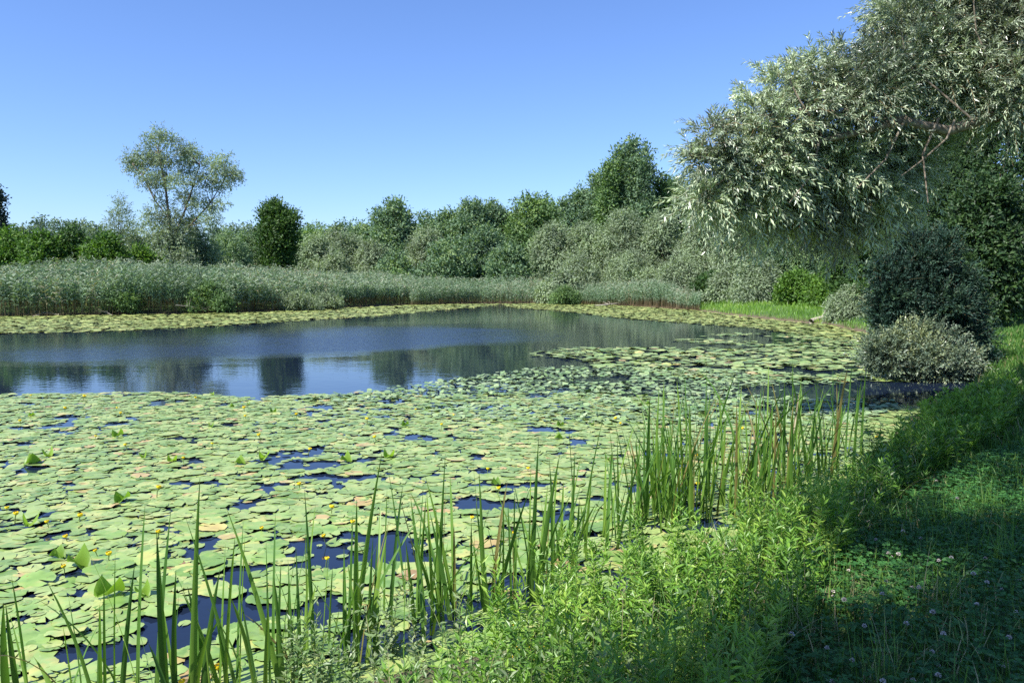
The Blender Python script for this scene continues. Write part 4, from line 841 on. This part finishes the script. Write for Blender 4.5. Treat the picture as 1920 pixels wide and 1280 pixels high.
# yellow flowered herb at the bottom
g = G(985, 1262, .2); o = thing('yellow_herb', (g[0], g[1], .05), 'herb with loose yellow flower cluster at the lower edge right of the saplings', 'herb')
mb = MB(); herbs(mb, rng.normal(size=(4, 3)) * [.03, .03, 0], U(.2, .28, 4), 8, 2, .05, .014, U(.4, .8, 4)); obj('leaves', mb.mesh('leaves', [M['weed'], M['twig']]), o)
mb = MB(); n = 70; leaves(mb, rng.normal(size=(n, 3)) * [.035, .035, .035] + [0, 0, .25], rdir(n), rdir(n), .014, .010, .5); obj('flowers', mb.mesh('flowers', M['yellow']), o)

# grass of the near bank
def grass(name, label, q, H, wdt, r, mat='grass', lean=.5, k=5):
    mb = MB(); n = len(q); blades(mb, zed(q), H, U(0, 6.283, n), np.abs(rng.normal(size=n)) * lean, wdt, r, k=k, taper=.6); return tag(obj(name, mb.mesh(name, M[mat])), label, 'grass', kind='stuff')
lawn = [(1150, 1500), (1250, 1200), (1450, 1020), (1560, 900), (1660, 800), (1760, 740), (1840, 700), (1850, 640), (1990, 600), (2050, 1500)]
q = bank_area(lawn, 42000, .05); dd = np.hypot(q[:, 0], q[:, 1]); tuft = fbm(q[:, 0] * 1.1, q[:, 1] * 1.1)
grass('bank_grass', 'long grass of the shaded bank on the right', q, U(.06, .2, len(q)) * (.6 + 1.1 * tuft), .005 + .0011 * dd, np.clip(U(0, 1, len(q)) ** 1.3 + (rng.random(len(q)) < .03), 0, 1))
q = bank_area([(1850, 640), (1990, 600), (1990, 568), (1850, 572)], 6000, .05, z=.6)
grass('bank_grass_far', 'sunny grass strip at the right edge between the dark trees and the bank', q, U(.1, .3, len(q)), .03, U(.2, .9, len(q)))
# taller pale tufts
for (px, py, lb) in [(1850, 905, 'pale upright grass tuft in the shade at the right edge'), (1780, 1110, 'sunlit loose grass tuft in the bright patch of clover'), (1650, 1240, 'arching grass tuft near the lower right'), (1500, 1140, 'sunlit grass tuft where the weeds meet the shade'), (1880,1020,'thin seeding grass tuft at the right edge'), (1590, 1085, 'small grass tuft beside the bright patch of clover')]:
    g = G(px, py + 30, .45); z = float(gz(np.array([g[0]]), np.array([g[1]]))[0]); mb = MB(); n = 45
    blades(mb, rng.normal(size=(n, 3)) * [.05, .05, 0], U(.15, .42, n), U(0, 6.28, n), np.abs(rng.normal(size=n)) * .45, .005, U(.5, 1, n), k=6, taper=.6)
    tag(obj('grass_tuft', mb.mesh('grass_tuft', M['grass']), None, (g[0], g[1], z - .02)), lb, 'grass tuft')
# clover leaves
q = bank_area([(1350, 1500), (1420, 1150), (1560, 1020), (1700, 900), (1950, 820), (2050, 1500)], 7000, .3); B = zed(q, 0); n = len(q); B[:, 2] += U(.03, .13, n); mb = MB(); a0 = U(0, 6.28, n); sz = U(.016, .03, n)
for k in range(3):
    a = a0 + k * 2.094; leaves(mb, B, np.stack([np.cos(a), np.sin(a), U(-.1, .35, n)], 1), norm(np.array([0, 0, 1.0]) + rng.normal(size=(n, 3)) * .25), sz, sz * 1.0, U(0, 1, n), mid=.6)
tag(obj('clover', mb.mesh('clover', M['clover'])), 'clover leaves covering the ground of the shaded bank', 'clover', kind='stuff')
# clover blossoms
mb = MB(); n = 90; d = rdir(n); d[:, 2] = np.abs(d[:, 2]) * 1.1 - .25; d = norm(d); leaves(mb, d * .004 + [0, 0, .14], d, rdir(n), .011, .004, .5)
hd = mb.mesh('blossom', M['cloverhead']); mb = MB(); tube(mb, [(0, 0, -.02), (.004, 0, .07), (0, 0, .14)], .0016, 5); sm = mb.mesh('stem', M['padstem'])
cl0 = thing('clover_flower', (0, 0, 0), 'white clover blossom standing in the grass of the shaded bank', 'clover flower', 'white clover blossoms on the bank'); obj('blossom', hd, cl0); obj('stem', sm, cl0)
cl = [(1435,1075),(1464,1050),(1560,1078),(1590,1045),(1664,1070),(1660,1105),(1705,1088),(1730,1097),(1590,1110),(1563,1075),(1770,1045),(1790,1042),(1825,1080),(1855,1080),(1905,1085),(1855,1100),(1880,1105),(1600,1210),(1645,1268),(1705,1262),(1562,1262),(1757,1275),(1830,1145),(1752,1150),(1672,1020),(1670,1022),(1680,1032),(1650,985),(1700,975),(1725,990),(1880,1000),(1915,1005),(1400,1270),(1410,1180),(1650,1180),(1902,1212),(1765,1240),(1320,1160),(1340,1185),(1310,1210),(1600,890),(1650,870),(1700,850),(1760,860),(1830,860),(1790,900),(1860,890),(1900,960),(1720,930),(1480,1160),(1505,1270),(1545,1190),(1690,1160),(1780,1190),(1880,1250),(1850,1040),(1620,1150),(1740,1215),(1900,1150),(1625,930)]
for i, (px, py) in enumerate(cl):
    g = G(px, py, .52); z = float(gz(np.array([g[0]]), np.array([g[1]]))[0]); o = cl0 if i == 0 else copy_tree(cl0, (0, 0, 0), 0, 1); o.location = (g[0], g[1], z); s = U(.6, 1.0); o.scale = (s,) * 3; o.rotation_euler = (U(-.2, .2), U(-.2, .2), U(0, 6))
# grassy bank across the water on the right
q = bank_area([(1300, 585), (1400, 596), (1560, 612), (1660, 650), (1760, 600), (1760, 545), (1300, 545)], 46000, .05, 20, z=.2)
grass('far_bank_grass', 'bright green meadow grass on the bank between the reed clump and the driftwood', q, U(.12, .42, len(q)) * (.2 + 1.6 * fbm(q[:, 0] * .5, q[:, 1] * .5)), .024, np.clip(fbm(q[:, 0] * .7, q[:, 1] * .7) + U(-.3, .25, len(q)), 0, 1), 'weed', k=4)
# undergrowth below the far trees
q = bank_area([(-100, 560), (700, 556), (1100, 552), (1330, 556), (1330, 545), (-100, 545)], 14000, 5, 60, z=.7)
grass('undergrowth', 'green undergrowth between the reeds and the trees', q, U(.5, 1.6, len(q)), .09, U(.1, .8, len(q)), 'weed', k=4)
